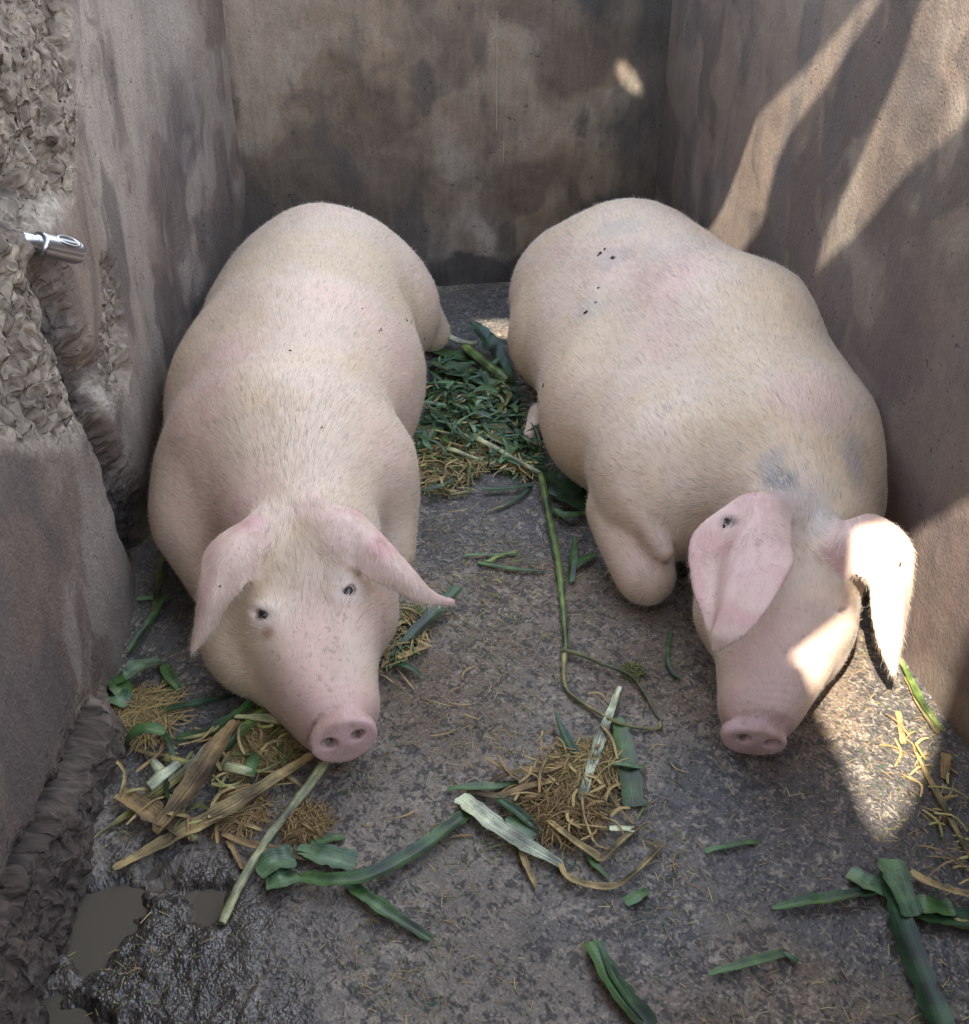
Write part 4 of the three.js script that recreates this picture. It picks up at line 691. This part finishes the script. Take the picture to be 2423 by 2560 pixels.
// single leaves on the lower floor
leaf('green', 'small lone green leaf piece on the lower middle floor', [[.2909,.003,-.881],[.3069,.006,-.8863],[.326,.003,-.896]], .016, { taper: [.8, 1, .6] });
leaf('green', 'dark doubled blade cut by the bottom edge', [[.234,.004,-.8289],[.2414,.01,-.7947],[.2547,.008,-.7542],[.2809,.004,-.7074]], .026, { taper: [.6, 1, 1], fold: .4 });
leaf('dark', 'narrow blade lying along the dark doubled blade', [[.2454,.006,-.8276],[.2491,.012,-.7867],[.2623,.008,-.7465],[.2773,.004,-.7175]], .012, { taper: [.5, 1, .6], fold: .5 });
leaf('green', 'thin pale green blade on the lower right floor', [[.3683,.003,-.7684],[.4073,.006,-.7743],[.472,.003,-.7857]], .013, { taper: [.4, 1, .9] });
leaf('dark', 'dark broken tip beyond the thin pale green blade', [[.4694,.003,-.786],[.4742,.005,-.7782],[.4818,.002,-.7708]], .008);
leaf('green', 'faint thin blade in the middle of the right floor', [[.4172,.002,-.948],[.4504,.004,-.951],[.4939,.002,-.9544]], .008);
leaf('green', 'thin curled leaf beside the cheek of the right pig', [[.4971,.003,-1.4167],[.4696,.006,-1.3419],[.4671,.004,-1.3059],[.4784,.003,-1.2905]], .012, { taper: [.3, .7, 1] });
// lower right corner
leaf('dark', 'long dark green blade running off the bottom right', [[.6407,.006,-.8814],[.6274,.012,-.8141],[.6207,.008,-.751],[.6146,.004,-.6665]], .036, { taper: [.5, 1, .9], fold: .25 });
leaf('blue', 'pale green leaf piece on top of the long dark blade', [[.6485,.02,-.8892],[.642,.024,-.8488],[.6427,.016,-.8046]], .034, { taper: [.95, 1, .9], fold: .1 });
leaf('green', 'narrow green blade pointing left from the crossed leaves', [[.4772,.003,-.8494],[.5203,.008,-.849],[.5762,.008,-.8501],[.6236,.006,-.8539]], .017, { taper: [.5, 1, .8], fold: .4 });
leaf('blue', 'short green leaf under the crossed leaves', [[.5906,.006,-.8842],[.6096,.01,-.8638],[.6352,.008,-.8493]], .026, { taper: [.8, 1, 1], fold: .2 });
leaf('green', 'light green leaf end at the right edge', [[.6507,.014,-.8253],[.6706,.018,-.8182],[.7006,.012,-.8128]], .026, { taper: [.9, 1, 1], fold: .15 });
leaf('dark', 'dark leaf below the light leaf end at the right edge', [[.6522,.006,-.8171],[.68,.01,-.8053],[.7306,.006,-.7943]], .03, { taper: [.8, 1, 1], fold: .3 });
leaf('straw', 'straw strip above the leaves at the right edge', [[.6721,.008,-.8759],[.6886,.012,-.8525],[.717,.01,-.8377],[.7488,.006,-.8289]], .012, { fold: .4 });
leaf('yellow', 'yellow leaf edge below the dark leaf at the right edge', [[.6863,.006,-.8021],[.7017,.008,-.7926],[.7334,.004,-.7856]], .014);
// along the right wall
leaf('lime', 'fresh yellow green strip lying in the sun by the right wall', [[.8499,.004,-1.291],[.8399,.01,-1.2284],[.8349,.008,-1.1714],[.8418,.003,-1.1212]], .014, { taper: [.4, 1, .5], fold: .5 });
leaf('straw', 'straw strip beside the fresh strip by the right wall', [[.8421,.003,-1.2484],[.8325,.006,-1.1796],[.8322,.003,-1.1202]], .01, { fold: .4 });
leaf('straw', 'long straw crossing the shadow edge by the right wall', [[.7818,.003,-1.0884],[.7754,.006,-1.0295],[.7695,.005,-.9543],[.7682,.003,-.8851]], .009, { taper: [.5, 1, 1], fold: .4 });
leaf('straw', 'short upright straw in the sunlit patch', [[.7941,.003,-1.1759],[.7803,.005,-1.1356],[.771,.002,-1.1068]], .009);
leaf('tan', 'tan straw piece in the shade by the right wall', [[.8255,.004,-1.0789],[.8109,.006,-1.0536],[.8006,.003,-1.0313]], .014);

// fibre wads: chewed lumps of matted fibres
const fibre = (c, r, n, col, label, flat = .5) => {
  const parts = [], y0 = gy(c[0], c[2]); n = Math.round(n * 1.7);
  for (let i = 0; i < n; i++) {
    const th = rr(0, 6.28), ph = Math.sqrt(rnd()) * r, x = c[0] + Math.cos(th) * ph, z = c[2] + Math.sin(th) * ph, a = rr(0, 6.28), L = rr(.25, .8) * r, hh = flat * r * Math.sqrt(Math.max(0, 1 - (ph / r) ** 2)) * rr(.2, 1), b = rr(-.5, .5);
    const pts = [-1, -.3, .4, 1].map((t) => [x + Math.cos(a + b * t) * L * t, Math.max(.001, hh * (1 - .35 * t * t) + rr(-.003, .003)), z + Math.sin(a + b * t) * L * t]);
    parts.push(strip(pts, rr(.0006, .0021), { seg: 5, fold: .5, roll: .6 }));
  }
  const core = new THREE.IcosahedronGeometry(r * .5, 3), q = core.attributes.position;
  for (let i = 0; i < q.count; i++) { const v = [q.getX(i), q.getY(i), q.getZ(i)], k = .8 + .35 * n3(v[0] * 90 + c[0] * 60, v[1] * 90, v[2] * 90); q.setXYZ(i, c[0] + v[0] * k, y0 + Math.max(-.004, v[1] * k * flat * 1.05), c[2] + v[2] * k); }
  core.computeVertexNormals(); const cg = core.index ? core.toNonIndexed() : core, all = parts.map((g) => g.toNonIndexed()); cg.computeVertexNormals();
  return tag(put('fibre_wad', mergeGeometries([cg, ...all]), vegMat(col)), label, 'fibre wad');
};
fibre([-.2099,0,-1.0957], .036, 150, 'tan', 'matted tan fibre wad under the long straw blade');
fibre([-.1215,0,-1.0625], .032, 150, 'tan', 'matted brown fibre wad right of the long pale stem', .6);
fibre([-.379,0,-1.3058], .058, 240, 'straw', 'loose fibre heap at the foot of the left wall', .35);
fibre([-.1857,0,-1.2285], .062, 260, 'straw', 'flat mat of chopped straw under the left pig snout', .22);
fibre([.2914,0,-1.1149], .05, 240, 'straw', 'tangled straw nest in the middle of the floor', .4);
fibre([.2359,0,-1.0429], .055, 220, 'tan', 'brown fibre tangle below the straw nest', .35);
fibre([.4052,0,-1.3155], .017, 60, 'olive', 'small green fibre wad at the crook of the side stalk', .7);

// countable short straws and leaf shreds, each its own thing
const W1 = [], spread = (poly, n, fn) => { const xs = poly.map((p) => p[0]), zs = poly.map((p) => p[2]), q = poly.map((p) => [p[0], p[2]]); let k = 0, g = 0; while (k < n && g++ < 9999) { const x = rr(Math.min(...xs), Math.max(...xs)), z = rr(Math.min(...zs), Math.max(...zs)); if (polyDist(q, x, z) < 0) { fn(x, z, k); k++; } } };
const bit = (x, z, L, h, a = rr(0, 6.28)) => { const b = rr(-.5, .5), dh = rr(-.5, .5) * h; return [-1, 0, 1].map((t) => [x + Math.cos(a + b * t) * L * t, Math.max(.001, h + dh * t + (t ? 0 : rr(0, .004))), z + Math.sin(a + b * t) * L * t]); };
const HEAP = [[.194,0,-2.5221],[.3587,0,-2.3847],[.3636,0,-2.2488],[.3757,0,-2.0992],[.3758,0,-1.9646],[.3075,0,-1.9518],[.2089,0,-2.0508],[.0947,0,-2.0207],[.0698,0,-2.0679],[.1305,0,-2.2015],[.1651,0,-2.4085]];
const STRAW = [[.0643,0,-2.0686],[.1593,0,-2.1258],[.2786,0,-2.0649],[.3524,0,-1.9569],[.3259,0,-1.9286],[.2467,0,-1.9912],[.191,0,-1.8843],[.1177,0,-1.8933],[.0904,0,-1.9575]];
spread(HEAP, 170, (x, z, i) => tag(put('leaf_shred', strip(bit(x, z, rr(.014, .05), rr(.004, .034)), rr(.006, .019), { seg: 5, fold: rr(.1, .6), roll: rr(0, .7), taper: [.4, 1, .3] }), vegMat(['dark', 'green', 'dark', 'blue', 'dark', 'olive'][i % 6])), 'shredded green leaf scrap in the heap between the pigs', 'leaf scrap', 'leaf scraps between the pigs'));
spread(STRAW, 130, (x, z, i) => tag(put('straw', strip(bit(x, z, rr(.015, .05), rr(.003, .022)), rr(.002, .0065), { seg: 6, fold: .4, roll: rr(0, .5), taper: [.6, 1, .5] }), vegMat(['straw', 'olive', 'tan', 'yellow', 'straw'][i % 5])), 'dry straw strand in the heap beside the left pig elbow', 'straw', 'straws beside the left pig elbow'));
const NEAR = [[.0339,0,-1.5277],[.0982,0,-1.5346],[.0802,0,-1.4234],[.017,0,-1.3785],[.0021,0,-1.3301],[.0019,0,-1.4196]];
spread(NEAR, 34, (x, z, i) => tag(put('straw', strip(bit(x, z, rr(.012, .035), rr(.003, .014)), rr(.002, .005), { seg: 5, fold: .4 }), vegMat(['straw', 'olive', 'tan'][i % 3])), 'short straw strand beside the cheek of the left pig', 'straw', 'straws beside the left pig cheek'));
const PILE = [[-.3926,0,-1.1887],[-.3249,0,-1.2434],[-.2192,0,-1.2748],[-.1161,0,-1.2287],[-.1448,0,-1.1382],[-.2069,0,-1.0693],[-.2684,0,-1.0497],[-.3446,0,-1.1048]];
spread(PILE, 60, (x, z, i) => tag(put('straw', strip(bit(x, z, rr(.015, .05), rr(.004, .022)), rr(.0025, .007), { seg: 6, fold: .4 }), vegMat(['straw', 'tan', 'yellow', 'straw', 'olive'][i % 5])), 'loose straw strand in the pile before the left pig', 'straw', 'straws in the pile before the left pig'));
const NEST = [[.1544,0,-1.1215],[.2632,0,-1.1712],[.3382,0,-1.1512],[.3284,0,-1.041],[.2871,0,-.9552],[.2101,0,-.9999],[.1758,0,-1.0598]];
spread(NEST, 46, (x, z, i) => tag(put('straw', strip(bit(x, z, rr(.012, .042), rr(.003, .02)), rr(.0018, .005), { seg: 6, fold: .4 }), vegMat(['straw', 'tan', 'straw'][i % 3])), 'loose straw strand around the nest on the middle floor', 'straw', 'straws around the middle nest'));
const EDGE = [[.7952,0,-1.1731],[.8126,0,-1.1037],[.8296,0,-.9795],[.7517,0,-.8315],[.7127,0,-.8525],[.7424,0,-.9902],[.7416,0,-1.091]];
spread(EDGE, 36, (x, z, i) => tag(put('straw', strip(bit(x, z, rr(.01, .032), rr(.001, .006)), rr(.0016, .004), { seg: 5, fold: .4 }), vegMat(['straw', 'tan', 'yellow'][i % 3])), 'short straw strand by the foot of the right wall', 'straw', 'straws along the right wall'));

const OPEN = [[.1662,0,-1.8482],[.348,0,-1.865],[.3081,0,-1.465],[.3601,0,-1.2862],[.4242,0,-1.0884],[.3611,0,-.9122],[.0831,0,-.8821],[-.013,0,-1.083],[.0144,0,-1.3286],[.115,0,-1.5177]];
spread(OPEN, 60, (x, z, i) => tag(put('straw', strip(bit(x, z, rr(.008, .03), rr(.0008, .003)), rr(.0008, .0028), { seg: 5, fold: .4 }), vegMat(['straw', 'tan', 'olive', 'straw'][i % 4])), 'lone thin straw strand lying on the bare middle floor', 'straw', 'straws strewn over the middle floor'));
// matted litter under the leaf scraps
{
  const g = strip([[0, .001, -.5], [.06, .12, 0], [0, .001, .5]], .16, { seg: 4, fold: .3 }); const q = g.attributes.position; const y0 = gy(0, 0); for (let i = 0; i < q.count; i++) q.setY(i, q.getY(i) - y0); g.computeVertexNormals();
  const spots = []; for (const [poly, n] of [[HEAP, 1500], [STRAW, 900], [NEAR, 160]]) spread(poly, n, (x, z) => spots.push([x, z, poly]));
  const im = new THREE.InstancedMesh(g, new THREE.MeshStandardMaterial({ color: 0xffffff, roughness: .7 }), spots.length), M = new THREE.Matrix4(), E = new THREE.Euler(), Q = new THREE.Quaternion(), c = new THREE.Color();
  spots.forEach(([x, z, poly], k) => {
    const L = rr(.012, .045); Q.setFromEuler(E.set(rr(-.35, .35), rr(0, 6.28), rr(-.6, .6)));
    M.compose(new THREE.Vector3(x, gy(x, z) + rr(.001, .016), z), Q, new THREE.Vector3(L * (poly === HEAP ? 1 : .5), L * .6, L)); im.setMatrixAt(k, M);
    const t = (poly === HEAP ? [COL.dark, COL.dark, COL.green, COL.olive, COL.straw] : [COL.straw, COL.tan, COL.olive, COL.straw, COL.green])[Math.floor(rnd() * 5)], s = rr(.5, 1.1); c.setRGB(t[0] * s, t[1] * s, t[2] * s); im.setColorAt(k, c);
  });
  im.name = 'leaf_litter'; im.castShadow = im.receiveShadow = true; tag(im, 'matted shreds of leaf and straw under the heap between the pigs', 'leaf litter', null, 'stuff'); scene.add(im);
}
// chaff: tiny fibres strewn over the whole floor
{
  const g = new THREE.BufferGeometry();
  g.setAttribute('position', new THREE.BufferAttribute(new Float32Array([-.5, 0, -1, .5, 0, -1, -.5, .35, 0, .5, .35, 0, -.4, 0, 1, .4, 0, 1]), 3)); g.setIndex([0, 2, 1, 1, 2, 3, 2, 4, 3, 3, 4, 5]); g.computeVertexNormals();
  const n = 9000, im = new THREE.InstancedMesh(g, new THREE.MeshStandardMaterial({ color: 0xffffff, roughness: .85 }), n), M = new THREE.Matrix4(), E = new THREE.Euler(), Q = new THREE.Quaternion(), c = new THREE.Color();
  let k = 0;
  while (k < n) {
    const x = rr(-.45, .86), z = rr(-3, -.55), dens = .16 + sst(.0, .3, fb2(x * 6, z * 6 + 20, 3)) * .8; if (rnd() > dens) continue;
    const L = rr(.002, .011), w = rr(.0005, .0014); Q.setFromEuler(E.set(rr(-.15, .15), rr(0, 6.28), rr(-.3, .3)));
    M.compose(new THREE.Vector3(x, gy(x, z) + .001, z), Q, new THREE.Vector3(w, rr(.001, .004), L)); im.setMatrixAt(k, M);
    const t = [COL.straw, COL.tan, COL.olive, COL.tan, COL.dark][Math.floor(rnd() * 5)], s = rr(.6, 1.15); c.setRGB(t[0] * s, t[1] * s, t[2] * s); im.setColorAt(k, c); k++;
  }
  im.name = 'chaff'; im.castShadow = im.receiveShadow = true; tag(im, 'fine chaff and fibres strewn over the pen floor', 'chaff', null, 'stuff'); scene.add(im);
}
renderer.render(scene, camera);
